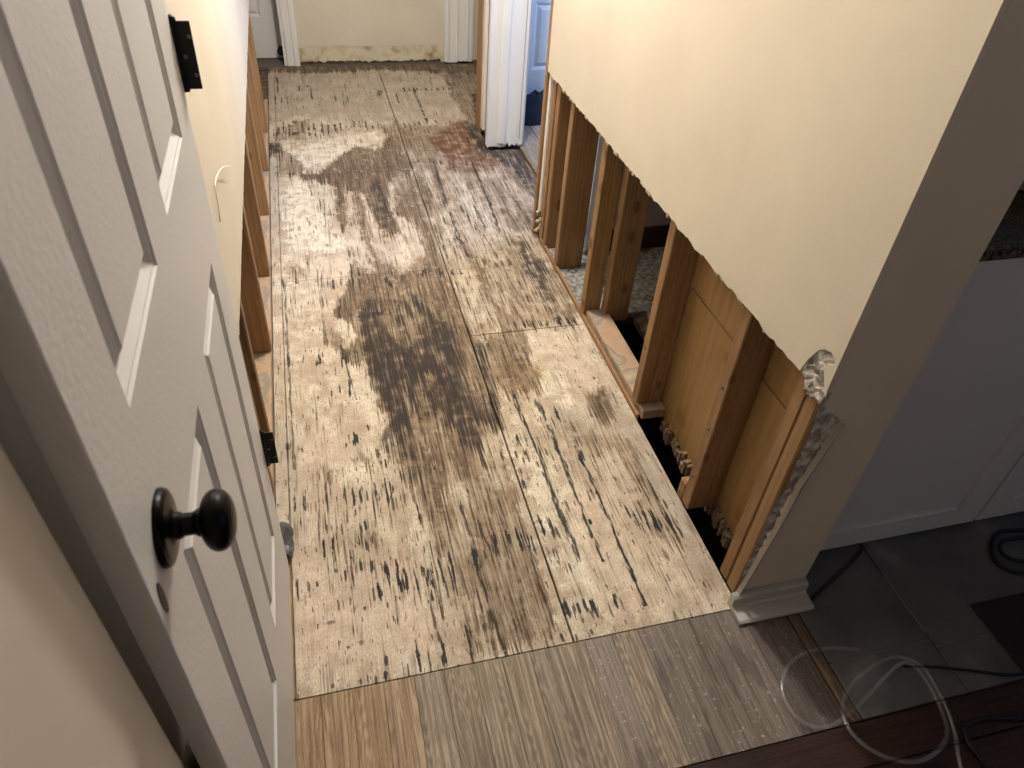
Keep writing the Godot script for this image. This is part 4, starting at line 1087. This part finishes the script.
# a rough surface over a polygon: points on a small grid, each pushed in or out
func rough_patch(st: SurfaceTool, poly: PackedVector2Array, o: Vector3, ux: Vector3, uy: Vector3, n: Vector3, cell: float, depth: float) -> void:
	var lo := poly[0]
	var hi := poly[0]
	for p in poly:
		lo = Vector2(minf(lo.x, p.x), minf(lo.y, p.y))
		hi = Vector2(maxf(hi.x, p.x), maxf(hi.y, p.y))
	var nx := int((hi.x - lo.x) / cell) + 2
	var ny := int((hi.y - lo.y) / cell) + 2
	var hs := {}
	for i in nx + 1:
		for j in ny + 1:
			hs[Vector2i(i, j)] = o + ux * (lo.x + i * cell + rng.randf_range(-0.35, 0.35) * cell) + uy * (lo.y + j * cell + rng.randf_range(-0.35, 0.35) * cell) + n * rng.randf_range(-0.4, 0.6) * depth
	for i in nx:
		for j in ny:
			if not Geometry2D.is_point_in_polygon(lo + Vector2(i + 0.5, j + 0.5) * cell, poly):
				continue
			var a: Vector3 = hs[Vector2i(i, j)]
			var b: Vector3 = hs[Vector2i(i + 1, j)]
			var c: Vector3 = hs[Vector2i(i + 1, j + 1)]
			var d: Vector3 = hs[Vector2i(i, j + 1)]
			for t in [[a, b, c], [a, c, d]]:
				var g: Vector3 = (t[1] - t[0]).cross(t[2] - t[0]).normalized()
				if g.dot(n) < 0.0:
					g = -g
				tri(st, t[0], t[1], t[2], g, g, g, Vector2.ZERO, Vector2.ZERO, Vector2.ZERO)

# ======================================================================== left wall
func build_left_wall() -> void:
	var w := structure("wall_left", "cream drywall cut off above open studs behind the white door", "wall")
	tint = Color(1, 1, 1)
	var poly := ragged(-4.3, -1.22, 0.675, 0.02, 0.003, 0.606)
	poly.append(Vector2(-1.172, 0.60))
	poly.append(Vector2(-1.172, 2.44))
	poly.append(Vector2(-4.3, 2.44))
	var st := begin()
	plate(st, poly, Vector3(-0.2, 0, 0), Vector3(0, 0, 1), Vector3.UP, Vector3.RIGHT, 0.0127)
	put("drywall", st, M.wall, w)
	for z in [-3.85, -3.40, -2.97, -2.49, -2.03, -1.56, -1.40, -1.25]:
		stud(w, -0.302, -0.213, z - 0.019, z + 0.019, 0.035, 2.44, 1.0 if z < -1.7 else 0.85)
	tint = Color(1.05, 0.98, 0.92)
	piece("sole_plate", w, Vector3(-0.302, -0.005, -4.3), Vector3(-0.216, 0.034, -1.22), M.plate, 0.003)
	tint = Color(1, 1, 1)
	piece("back_drywall", w, Vector3(-0.316, 0.0, -4.3), Vector3(-0.303, 2.44, -1.17), M.wall, 0.001)
	piece("jamb_strip", w, Vector3(-0.250, 0.60, -1.2), Vector3(-0.1985, 2.44, -1.172), M.trim, 0.002, 1)
	# the wall on the near side of the door; the door casing is gone
	piece("side_drywall", w, Vector3(-0.40, 0.0, -0.366), Vector3(-0.199, 2.44, 1.3), M.wall, 0.003)
	piece("opening_back", w, Vector3(-0.45, 0.0, -1.165), Vector3(-0.40, 2.44, -0.372), M.wall, 0.001)
	piece("header", w, Vector3(-0.40, 2.05, -1.165), Vector3(-0.205, 2.44, -0.373), M.wall, 0.001)
	# far part, before the end of the hall
	piece("far_drywall", w, Vector3(-0.316, 0.0, -4.33), Vector3(-0.303, 2.44, -4.3), M.wall, 0.001)

# ======================================================================== the far end of the hall
func panel_face(st: SurfaceTool, o: Vector3, ux: Vector3, uy: Vector3, n: Vector3, wide: float, high: float, panels: Array, rings: Array) -> void:
	# flat stiles and rails around the rectangles in panels (Rect2), each panel sunk by mitred rings [inset, depth]
	var us := [0.0, wide]
	var vs := [0.0, high]
	for r: Rect2 in panels:
		for a in [r.position.x, r.end.x]:
			if not us.has(a):
				us.append(a)
		for a in [r.position.y, r.end.y]:
			if not vs.has(a):
				vs.append(a)
	us.sort()
	vs.sort()
	var at := func(u: float, v: float, d: float) -> Vector3: return o + ux * u + uy * v + n * d
	for i in us.size() - 1:
		for j in vs.size() - 1:
			var mid := Vector2(us[i] + us[i + 1], vs[j] + vs[j + 1]) / 2
			var inside := false
			for r: Rect2 in panels:
				inside = inside or r.has_point(mid)
			if not inside:
				quad(st, at.call(us[i], vs[j], 0.0), at.call(us[i + 1], vs[j], 0.0), at.call(us[i + 1], vs[j + 1], 0.0), at.call(us[i], vs[j + 1], 0.0), n)
	for r: Rect2 in panels:
		for k in rings.size() - 1:
			var a: Vector2 = rings[k]
			var b: Vector2 = rings[k + 1]
			var ra := r.grow(-a.x)
			var rb := r.grow(-b.x)
			var ca := [ra.position, Vector2(ra.end.x, ra.position.y), ra.end, Vector2(ra.position.x, ra.end.y)]
			var cb := [rb.position, Vector2(rb.end.x, rb.position.y), rb.end, Vector2(rb.position.x, rb.end.y)]
			var inward := [uy, -ux, -uy, ux]
			for s in 4:
				var nn: Vector3 = (n * (b.x - a.x) - inward[s] * (b.y - a.y)).normalized()
				var c0: Vector2 = ca[s]
				var c1: Vector2 = ca[(s + 1) % 4]
				var d1: Vector2 = cb[(s + 1) % 4]
				var d0: Vector2 = cb[s]
				quad(st, at.call(c0.x, c0.y, a.y), at.call(c1.x, c1.y, a.y), at.call(d1.x, d1.y, b.y), at.call(d0.x, d0.y, b.y), nn)
		var last: Vector2 = rings[-1]
		var f := r.grow(-last.x)
		quad(st, at.call(f.position.x, f.position.y, last.y), at.call(f.end.x, f.position.y, last.y), at.call(f.end.x, f.end.y, last.y), at.call(f.position.x, f.end.y, last.y), n)

func door_body(st: SurfaceTool, o: Vector3, ux: Vector3, n: Vector3, wide: float, high: float, thick: float, panels: Array, rings: Array) -> void:
	panel_face(st, o, ux, Vector3.UP, n, wide, high, panels, rings)
	var bk := o - n * thick
	quad(st, bk, bk + ux * wide, bk + ux * wide + Vector3.UP * high, bk + Vector3.UP * high, -n)
	quad(st, o, bk, bk + Vector3.UP * high, o + Vector3.UP * high, -ux)
	quad(st, o + ux * wide, bk + ux * wide, bk + ux * wide + Vector3.UP * high, o + ux * wide + Vector3.UP * high, ux)
	quad(st, o, o + ux * wide, bk + ux * wide, bk, Vector3.DOWN)
	quad(st, o + Vector3.UP * high, o + ux * wide + Vector3.UP * high, bk + ux * wide + Vector3.UP * high, bk + Vector3.UP * high, Vector3.UP)

const RINGS := [Vector2(0, 0), Vector2(0.003, -0.003), Vector2(0.005, -0.003), Vector2(0.012, -0.009), Vector2(0.014, -0.0105), Vector2(0.018, -0.0105), Vector2(0.033, -0.0035), Vector2(0.036, -0.001)]

func build_far_end() -> void:
	var w := structure("wall_back", "beige end wall of the hall with a torn strip along its foot", "wall")
	tint = Color(1, 1, 1)
	var st := begin()
	var poly := ragged(-0.03, 0.90, 0.112, 0.02, 0.004)
	poly.append(Vector2(0.90, 2.44))
	poly.append(Vector2(-0.03, 2.44))
	plate(st, poly, Vector3(0, 0, -4.950), Vector3.RIGHT, Vector3.UP, Vector3.BACK, 0.06)
	put("drywall", st, M.wall, w)
	st = begin()
	poly = ragged(-0.03, 0.90, 0.022, 0.018, 0.007)
	poly.append(Vector2(0.90, 0.125))
	poly.append(Vector2(-0.03, 0.125))
	plate(st, poly, Vector3(0, 0, -4.953), Vector3.RIGHT, Vector3.UP, Vector3.BACK, 0.05)
	put("bare_strip", st, M.torn_base, w)
	piece("rotten_plate", w, Vector3(-0.03, -0.02, -5.0), Vector3(0.90, 0.03, -4.960), M.grime, 0.003)
	piece("upper_drywall", w, Vector3(-0.95, 0.0, -5.01), Vector3(-0.62, 2.44, -4.95), M.wall, 0.001)
	piece("upper_drywall", w, Vector3(-0.62, 2.06, -5.01), Vector3(-0.03, 2.44, -4.95), M.wall, 0.001)
	# door casings
	var tprof := PackedVector2Array([Vector2(0, 0), Vector2(0.075, 0), Vector2(0.075, 0.012), Vector2(0.066, 0.017), Vector2(0.048, 0.017), Vector2(0.040, 0.012), Vector2(0.014, 0.010), Vector2(0.010, 0.014), Vector2(0, 0.014)])
	var t1 := structure("trim_1", "white fluted casing beside the white panel door at the hall's far end", "door casing")
	st = begin()
	plate(st, tprof, Vector3(-0.092, 2.07, -4.95), Vector3.RIGHT, Vector3.BACK, Vector3.UP, 2.066)
	put("casing", st, M.trim, t1)
	piece("jamb", t1, Vector3(-0.112, 0.004, -5.12), Vector3(-0.094, 2.06, -4.945), M.trim, 0.002)
	var t2 := structure("trim_2", "white casing at the right end of the far wall with a frayed foot", "door casing")
	st = begin()
	var foot := PackedVector2Array()
	for i in 12:
		foot.append(Vector2(0.895 + i * 0.0155, 0.012 + rng.randf_range(-0.006, 0.008)))
	foot.append(Vector2(1.066, 2.07))
	foot.append(Vector2(0.895, 2.07))
	plate(st, foot, Vector3(0, 0, -4.925), Vector3.RIGHT, Vector3.UP, Vector3.BACK, 0.018)
	put("casing", st, M.trim, t2)
	for q in [0.912, 0.968, 1.036]:
		piece("casing_bead", t2, Vector3(q, 0.03, -4.93), Vector3(q + 0.016, 2.07, -4.917), M.trim, 0.004, 1)
	piece("jamb", t2, Vector3(1.068, 0.012, -5.0), Vector3(1.082, 2.07, -4.93), M.trim, 0.002)
	# the white door left of the end wall
	var d2 := structure("door_2", "white panel door behind the casing at the hall's far left end", "door")
	st = begin()
	door_body(st, Vector3(-0.72, 0.012, -5.08), Vector3.RIGHT, Vector3.BACK, 0.605, 2.04, 0.035, [Rect2(0.10, 0.24, 0.18, 0.6), Rect2(0.325, 0.24, 0.18, 0.6), Rect2(0.10, 1.06, 0.18, 0.85), Rect2(0.325, 1.06, 0.18, 0.85)], RINGS)
	put("door_leaf", st, M.door, d2)
	org = Vector3(-0.125, 0.005, -5.03)
	st = begin()
	lathe(st, Vector3(-0.125, 0.06, -5.075), Vector3.BACK, [Vector2(0, 0.014), Vector2(0.012, 0.016), Vector2(0.03, 0.016), Vector2(0.042, 0.02), Vector2(0.05, 0.012), Vector2(0.052, 0.0)], 16)
	org = Vector3.ZERO
	st = begin()
	lathe(st, Vector3(-0.122, 0.062, -5.082), Vector3.BACK, [Vector2(0, 0.022), Vector2(0.012, 0.024), Vector2(0.03, 0.024), Vector2(0.042, 0.027), Vector2(0.052, 0.018), Vector2(0.055, 0.0)], 16)
	var bp := put("door_bumper", st, M.cable, d2)
	bp.set_meta("label", "black rubber door stop")
	# short wall between the two right-hand doorways: white jamb and bare studs
	var w2 := structure("wall_pier", "bare stud pier between the two doorways on the hall's right side", "wall")
	stud(w2, 0.886, 0.975, -3.645, -3.606, 0.0, 2.44, 0.70)
	stud(w2, 0.886, 0.975, -3.700, -3.660, 0.0, 2.44, 0.85)
	tint = Color(1, 1, 1)
	piece("plaster_strip", w2, Vector3(0.882, 0.035, -3.79), Vector3(0.935, 2.44, -3.74), M.ceiling, 0.003, 1)
	stud(w2, 0.878, 0.967, -3.90, -3.80, 0.0, 2.44, 1.15)
	tint = Color(1, 1, 1)
	piece("back_drywall", w2, Vector3(1.04, 0.0, -4.05), Vector3(1.072, 2.44, -3.6), M.wall, 0.001)
	piece("header", w2, Vector3(0.877, 2.06, -4.93), Vector3(1.072, 2.44, -3.91), M.wall, 0.001)
	var t3 := structure("trim_3", "white doorway jamb with a splintered foot on the hall's right side", "door jamb")
	st = begin()
	foot = PackedVector2Array()
	for i in 15:
		var yy := 0.012 + rng.randf_range(-0.004, 0.006)
		if i > 7 and i % 2 == 0:
			yy += rng.randf_range(0.008, 0.035)
		foot.append(Vector2(0.872 + i * 0.0132, yy))
	foot.append(Vector2(1.057, 2.06))
	foot.append(Vector2(0.872, 2.06))
	plate(st, foot, Vector3(0, 0, -3.575), Vector3.RIGHT, Vector3.UP, Vector3.BACK, 0.02)
	put("jamb_board", st, M.trim, t3)
	piece("door_stop", t3, Vector3(0.925, 0.03, -3.575), Vector3(0.965, 2.06, -3.566), M.trim, 0.003, 1)
	piece("casing_edge", t3, Vector3(0.866, 0.02, -3.60), Vector3(0.8715, 2.06, -3.568), M.trim, 0.002, 1)
	piece("casing_edge", t3, Vector3(1.0385, 0.05, -3.574), Vector3(1.042, 2.06, -3.571), M.grey_paint, 0.001, 1)
	# worn sill of the doorway
	var t4 := structure("trim_4", "dirty wooden sill between the hall plywood and the side room", "sill")
	tint = Color(0.8, 0.74, 0.66)
	piece("sill", t4, Vector3(1.046, -0.02, -3.57), Vector3(1.066, 0.014, -2.72), M.plank_grey, 0.004, 2)
	tint = Color(1, 1, 1)

# ======================================================================== what closes the place in
func build_shell() -> void:
	tint = Color(1, 1, 1)
	var c := structure("ceiling", "plain off-white ceiling over the hall and the rooms beside it", "ceiling")
	piece("ceiling_board", c, Vector3(-1.0, 2.44, -5.4), Vector3(3.3, 2.55, 1.4), M.ceiling, 0.0)
	var sw := structure("wall_side", "outer wall of the side room with its daylit window", "wall")
	piece("wall_board", sw, Vector3(2.2, -0.02, -5.3), Vector3(2.28, 2.44, -1.6), M.wall, 0.0)
	var walls := structure("wall_outer", "beige outer walls of the kitchen and the side room", "wall")
	piece("wall_board", walls, Vector3(-0.4, -0.02, 1.3), Vector3(3.3, 2.44, 1.4), M.wall, 0.0)
	piece("wall_board", walls, Vector3(3.2, -0.02, -5.4), Vector3(3.3, 2.44, 1.3), M.wall, 0.0)
	piece("wall_board", walls, Vector3(-1.0, -0.02, -5.4), Vector3(3.2, 2.44, -5.3), M.wall, 0.0)
	piece("wall_board", walls, Vector3(-1.0, -0.02, -5.3), Vector3(-0.9, 2.44, -4.33), M.wall, 0.0)
	piece("wall_board", walls, Vector3(-0.9, -0.02, -4.43), Vector3(-0.316, 2.44, -4.331), M.wall, 0.0)
	piece("wall_board", walls, Vector3(1.085, 0.0, -5.3), Vector3(3.2, 2.44, -5.0), M.wall, 0.0)
	piece("wall_board", walls, Vector3(-0.5, -1.2, 1.301), Vector3(3.3, -0.02, 1.39), M.earth, 0.0)
	var part := structure("wall_partition", "partition between the kitchen cabinets and the side room", "wall")
	piece("wall_board", part, Vector3(1.073, 0.0, -1.60), Vector3(3.2, 2.44, -1.545), M.wall, 0.0)
	var cw := structure("wall_closet", "grey wall with a dark strip along its foot, glimpsed between the right-hand studs", "wall")
	piece("wall_board", cw, Vector3(1.075, 0.0, -2.58), Vector3(2.2, 2.44, -2.516), M.grey_paint, 0.0)
	piece("baseboard", cw, Vector3(1.075, 0.0, -2.515), Vector3(2.2, 0.10, -2.50), M.dark_plank, 0.002)  # dark brown strip along the foot of the grey wall
	var pz := structure("wall_side_room", "end wall of the side room behind its white door", "wall")
	piece("wall_board", pz, Vector3(1.072, 0.0, -4.10), Vector3(3.2, 2.44, -4.051), M.grey_paint, 0.0)
	var d3 := structure("door_3", "white panel door in blue daylight, seen through the side doorway", "door")
	var st := begin()
	door_body(st, Vector3(1.10, 0.012, -4.01), Vector3.RIGHT, Vector3.BACK, 0.70, 2.03, 0.035, [Rect2(0.11, 0.24, 0.20, 0.34), Rect2(0.39, 0.24, 0.20, 0.34), Rect2(0.11, 0.70, 0.20, 0.9), Rect2(0.39, 0.70, 0.20, 0.9)], RINGS)
	put("door_leaf", st, M.door, d3)
	# dim red-brown door inside the last doorway
	var d4 := structure("door_4", "dark red-brown door leaf inside the last doorway on the right", "door")
	piece("door_leaf", d4, Vector3(1.20, 0.01, -4.96), Vector3(1.95, 2.03, -4.92), M.dark_paint, 0.003)

# ======================================================================== the open door on the left
func build_door() -> void:
	var at := Vector3(-0.183, 0.006, -0.396)
	var d := group_at("door_1", at)
	d.set_meta("kind", "structure")
	tag(d, "white six-panel door with black knob in the left wall, its casing removed", "door")
	tint = Color(1, 1, 1)
	var st := begin()
	var panels := []
	for u in [0.103, 0.432]:
		panels.append(Rect2(u, 0.275, 0.222, 0.676))
		panels.append(Rect2(u, 1.148, 0.222, 0.46))
		panels.append(Rect2(u, 1.70, 0.222, 0.22))
	var e := 0.0045
	panel_face(st, at, Vector3.FORWARD, Vector3.UP, Vector3.RIGHT, 0.762, 2.03, panels, RINGS)
	var bk := at + Vector3(-0.024, 0, 0)
	var up := Vector3.UP * 2.03
	var wz := Vector3.FORWARD * 0.762
	quad(st, bk, bk + wz, bk + wz + up, bk + up, Vector3.LEFT)
	# rounded long edges
	for s in [[Vector3.ZERO, 1.0], [wz, -1.0]]:
		var o: Vector3 = s[0]
		var k: float = s[1]
		var a := at + o
		var prev := a
		var pn := Vector3.RIGHT
		for i in range(1, 5):
			var t := PI / 2 * i / 4
			var p := a + Vector3(-e + e * cos(t), 0, k * e * sin(t))
			var nn := Vector3(cos(t), 0, k * sin(t))
			tri(st, prev, p, p + up, pn, nn, nn, Vector2.ZERO, Vector2.ZERO, Vector2.ZERO)
			tri(st, prev, p + up, prev + up, pn, nn, pn, Vector2.ZERO, Vector2.ZERO, Vector2.ZERO)
			prev = p
			pn = nn
		var b2 := bk + o + Vector3(0, 0, k * e)
		quad(st, prev, b2, b2 + up, prev + up, Vector3(0, 0, k))
	quad(st, at, at + wz, bk + wz, bk, Vector3.DOWN)
	quad(st, at + up, at + wz + up, bk + wz + up, bk + up, Vector3.UP)
	put("door_leaf", st, M.door, d)
	# knob
	var kp := at + Vector3(0, 1.027, -0.075)
	st = begin()
	lathe(st, kp, Vector3.RIGHT, [Vector2(0, 0.0365), Vector2(0.003, 0.0365), Vector2(0.006, 0.035), Vector2(0.008, 0.030), Vector2(0.0095, 0.018), Vector2(0.012, 0.0125)], 36)
	var rose := put("rosette", st, M.black_metal, d)
	rose.set_meta("label", "black round rosette of the knob")
	st = begin()
	var pr := [Vector2(0.0095, 0.0135), Vector2(0.016, 0.0125), Vector2(0.018, 0.0105), Vector2(0.027, 0.0105), Vector2(0.031, 0.013)]
	for i in 13:
		var t := PI * (0.12 + 0.88 * i / 12.0)
		pr.append(Vector2(0.0475 - 0.0155 * cos(t), 0.0290 * pow(sin(t), 0.8) if i < 12 else 0.0))
	lathe(st, kp, Vector3.RIGHT, pr, 36)
	var kn := put("knob", st, M.black_metal, d)
	kn.set_meta("label", "oil-rubbed black door knob")
	# flat dark oval plate between the rosette and the door's edge
	st = begin()
	var ov := PackedVector2Array()
	for i in 20:
		ov.append(Vector2(0.0065 * cos(TAU * i / 20), 0.021 * sin(TAU * i / 20)))
	plate(st, ov, at + Vector3(0.0008, 1.003, -0.017), Vector3.FORWARD, Vector3.UP, Vector3.RIGHT, 0.0008)
	put("dark_oval", st, M.hinge, d)
	# hinges: their free leaves stick out from the door's far edge
	for y in [1.180, 0.385]:
		st = begin()
		var hz := -0.762 - 0.396
		box(st, Vector3(-0.180, y, hz - 0.0065), Vector3(-0.158, y + 0.092, hz - 0.0035), 0.0008)
		var hg := put("hinge", st, M.hinge, d)
		hg.set_meta("label", "black butt hinge")
		st = begin()
		lathe(st, Vector3(-0.181, y - 0.003, hz - 0.006), Vector3.UP, [Vector2(0, 0.0), Vector2(0, 0.006), Vector2(0.098, 0.006), Vector2(0.101, 0.0045), Vector2(0.104, 0.0)], 12)
		put("hinge_pin", st, M.hinge, hg)
		for q in [[-0.162, 0.02], [-0.172, 0.045], [-0.162, 0.072]]:
			st = begin()
			lathe(st, Vector3(q[0], y + q[1], hz - 0.0036), Vector3.BACK, [Vector2(0, 0.0035), Vector2(0.0006, 0.0025), Vector2(0.0006, 0.0)], 10)
			put("screw", st, M.screw, hg)
	# the leaf leans a little away from the wall at the top
	d.rotation.z = -0.0102
	org = Vector3.ZERO

# ======================================================================== kitchen
func build_kitchen() -> void:
	tint = Color(1, 1, 1)
	var xs := [1.075, 1.68, 2.30, 2.92]
	var labels := ["white shaker base cabinet next to the torn wall's end", "white shaker base cabinet under the granite past the first one", "white shaker base cabinet at the far end of the kitchen run"]
	for i in 3:
		var x0: float = xs[i]
		var x1: float = xs[i + 1] - 0.004
		var o := group_at("base_cabinet", Vector3((x0 + x1) / 2, 0.0, -0.945))
		if i > 0:
			o.name = "base_cabinet_%03d" % i
		tag(o, labels[i], "cabinet", "white base cabinets of the kitchen")
		piece("body", o, Vector3(x0, 0.0, -1.54), Vector3(x1, 0.912, -0.945), M.cabinet, 0.001)
		var st := begin()
		door_body(st, Vector3(x0 + 0.003, 0.012, -0.925), Vector3.RIGHT, Vector3.BACK, x1 - x0 - 0.006, 0.895, 0.0195, [Rect2(0.085, 0.072, x1 - x0 - 0.176, 0.75)], [Vector2(0, 0), Vector2(0.001, -0.007), Vector2(0.004, -0.008)])
		put("door", st, M.cabinet, o)
	var c := group_at("granite_worktop", Vector3(2.0, 0.913, -1.22))
	tag(c, "speckled brown granite worktop on the white cabinets", "worktop")
	piece("slab", c, Vector3(1.074, 0.913, -1.543), Vector3(3.19, 0.945, -0.91), M.granite, 0.004)
	org = Vector3.ZERO
	# a pale bowl with a blue cloth on the worktop
	var b := group_at("bowl", Vector3(1.455, 0.946, -1.15))
	tag(b, "shallow cream bowl on the granite worktop", "bowl")
	var st := begin()
	lathe(st, Vector3(1.455, 0.946, -1.15), Vector3.UP, [Vector2(0, 0.0), Vector2(0.0, 0.055), Vector2(0.012, 0.075), Vector2(0.035, 0.10), Vector2(0.045, 0.105), Vector2(0.045, 0.100), Vector2(0.016, 0.07), Vector2(0.010, 0.0)], 28)
	put("bowl_shell", st, mat(Color(0.72, 0.64, 0.46), 0.5), b)
	var k := group_at("folded_cloth", Vector3(1.455, 0.974, -1.15))
	tag(k, "pale blue cloth heaped in the cream bowl", "cloth")
	st = begin()
	lathe(st, Vector3(1.455, 0.974, -1.15), Vector3.UP, [Vector2(0, 0.0), Vector2(0.0, 0.070), Vector2(0.02, 0.088), Vector2(0.05, 0.08), Vector2(0.075, 0.06), Vector2(0.09, 0.03), Vector2(0.094, 0.0)], 20)
	put("cloth", st, mat(Color(0.50, 0.60, 0.74), 0.9), k)
	org = Vector3.ZERO

# ======================================================================== small things on the floor
func build_small_things() -> void:
	tint = Color(1, 1, 1)
	# clear plastic tubing in two loops
	var flat := [1.114, -0.648, 1.055, -0.667, 0.988, -0.671, 0.93, -0.654, 0.885, -0.613, 0.872, -0.567, 0.886, -0.526, 0.925, -0.505, 0.982, -0.513, 1.053, -0.539, 1.135, -0.576, 1.192, -0.592, 1.214, -0.566, 1.216, -0.521, 1.208, -0.474, 1.184, -0.432, 1.14, -0.403, 1.079, -0.391, 1.026, -0.406, 0.987, -0.443, 0.974, -0.491, 0.995, -0.54, 1.045, -0.577, 1.114, -0.601, 1.182, -0.608, 1.226, -0.574, 1.222, -0.50, 1.205, -0.435, 1.165, -0.36, 1.15, -0.28]
	var pts := []
	for i in range(0, flat.size(), 2):
		var n := i / 2
		pts.append(Vector3(flat[i], 0.0105 if n < 9 else 0.012 + 0.012 * absf(sin(n * 0.45)), flat[i + 1]))
	var t := group_at("plastic_tubing", Vector3(1.05, 0.004, -0.53))
	tag(t, "coiled clear plastic tubing lying over the edge of the dark boards", "tubing")
	var st := begin()
	tube(st, smooth_path(pts, 6), 0.0048, 10)
	put("hose", st, M.clear, t)
	# black cables
	cable("power_cable", "black cable running along the foot of the white cabinet", [Vector3(1.068, 0.003, -0.795), Vector3(1.15, 0.003, -0.834), Vector3(1.24, 0.003, -0.875), Vector3(1.315, 0.003, -0.915)], 0.004)
	cable("power_cable_001", "thin black cable crossing the grey floor next to the dark mat", [Vector3(1.20, 0.003, -0.592), Vector3(1.27, 0.003, -0.575), Vector3(1.36, 0.003, -0.545), Vector3(1.477, 0.003, -0.511), Vector3(1.75, 0.003, -0.506)], 0.0032)
	cable("power_cable_002", "black cable curled in a loop near the cabinets", [Vector3(1.95, 0.005, -0.86), Vector3(1.809, 0.005, -0.871), Vector3(1.734, 0.005, -0.879), Vector3(1.677, 0.005, -0.849), Vector3(1.646, 0.005, -0.799), Vector3(1.663, 0.005, -0.763), Vector3(1.72, 0.006, -0.745), Vector3(1.80, 0.012, -0.78), Vector3(1.80, 0.014, -0.835), Vector3(1.717, 0.012, -0.848), Vector3(1.68, 0.010, -0.822), Vector3(1.70, 0.014, -0.78), Vector3(1.86, 0.006, -0.74)], 0.0055)
	cable("power_cable_003", "black cable bending over the dark floorboards beside the tubing", [Vector3(1.60, 0.009, -0.38), Vector3(1.432, 0.009, -0.405), Vector3(1.389, 0.009, -0.417), Vector3(1.307, 0.009, -0.439), Vector3(1.246, 0.009, -0.438), Vector3(1.225, 0.009, -0.414), Vector3(1.222, 0.009, -0.381), Vector3(1.235, 0.009, -0.30)], 0.005)
	# dark mat
	var r := group_at("floor_mat", Vector3(1.75, 0.0, -0.61))
	tag(r, "dark brown mat on the grey kitchen floor", "mat")
	piece("mat", r, Vector3(1.479, 0.0, -0.70), Vector3(2.1, 0.006, -0.506), M.rug, 0.003)
	org = Vector3.ZERO
	# crumpled metal at the foot of the left wall
	var mb := group_at("metal_scrap", Vector3(-0.197, 0.002, -1.23))
	tag(mb, "crumpled grey metal flashing at the floor's left edge by the door", "scrap")
	st = begin()
	var prev := []
	for i in 9:
		var row := []
		for k in 6:
			row.append(Vector3(-0.212 + k * 0.008 + rng.randf_range(-0.003, 0.003), 0.006 + 0.040 * sin(PI * k / 5.0) * (0.6 + 0.4 * sin(i * 0.9)) + rng.randf_range(0, 0.008), -1.29 + i * 0.013))
		if i > 0:
			for k in 5:
				var g: Vector3 = (row[k] - prev[k]).cross(prev[k + 1] - prev[k]).normalized()
				if g.y < 0:
					g = -g
				quad(st, prev[k], prev[k + 1], row[k + 1], row[k], g)
		prev = row
	put("flashing", st, M.flashing, mb)
	# thin white wire standing out of the left wall
	var wi := group_at("loose_wire", Vector3(-0.197, 0.83, -1.42))
	tag(wi, "thin white wire curling out of the cream left wall", "wire")
	st = begin()
	tube(st, smooth_path([Vector3(-0.199, 0.828, -1.422), Vector3(-0.196, 0.866, -1.420), Vector3(-0.194, 0.903, -1.42), Vector3(-0.192, 0.908, -1.46), Vector3(-0.190, 0.880, -1.56), Vector3(-0.186, 0.828, -1.68)], 5), 0.0013, 6)
	put("wire", st, M.wire, wi)
	# navy bundle in the side room
	var nb := group_at("fabric_bundle", Vector3(1.32, 0.0, -3.92))
	tag(nb, "navy blue bundle of fabric on the floor of the side room", "fabric")
	st = begin()
	var nz := FastNoiseLite.new()
	nz.seed = 5
	nz.frequency = 6.0
	var N := 18
	for i in N:
		for k in N:
			var q := []
			for d in [[0, 0], [1, 0], [1, 1], [0, 1]]:
				var u: float = float(i + d[0]) / N
				var v: float = float(k + d[1]) / N
				var hgt := 0.16 * pow(sin(PI * u) * sin(PI * v), 0.35) * (1.0 + 0.5 * nz.get_noise_2d(u * 0.6, v * 0.6))
				q.append(Vector3(1.09 + u * 0.48, 0.001 + hgt, -3.86 - v * 0.13))
			var g: Vector3 = (q[1] - q[0]).cross(q[3] - q[0]).normalized()
			if g.y < 0:
				g = -g
			quad(st, q[0], q[1], q[2], q[3], g)
	put("cloth", st, M.navy, nb)
	org = Vector3.ZERO

func cable(called: String, label: String, pts: Array, r: float) -> void:
	var o := group_at(called, Vector3(pts[0].x, 0.0, pts[0].z))
	tag(o, label, "cable", "black cables on the floor")
	var st := begin()
	tube(st, smooth_path(pts, 6), r, 8)
	put("cord", st, M.cable, o)
	org = Vector3.ZERO
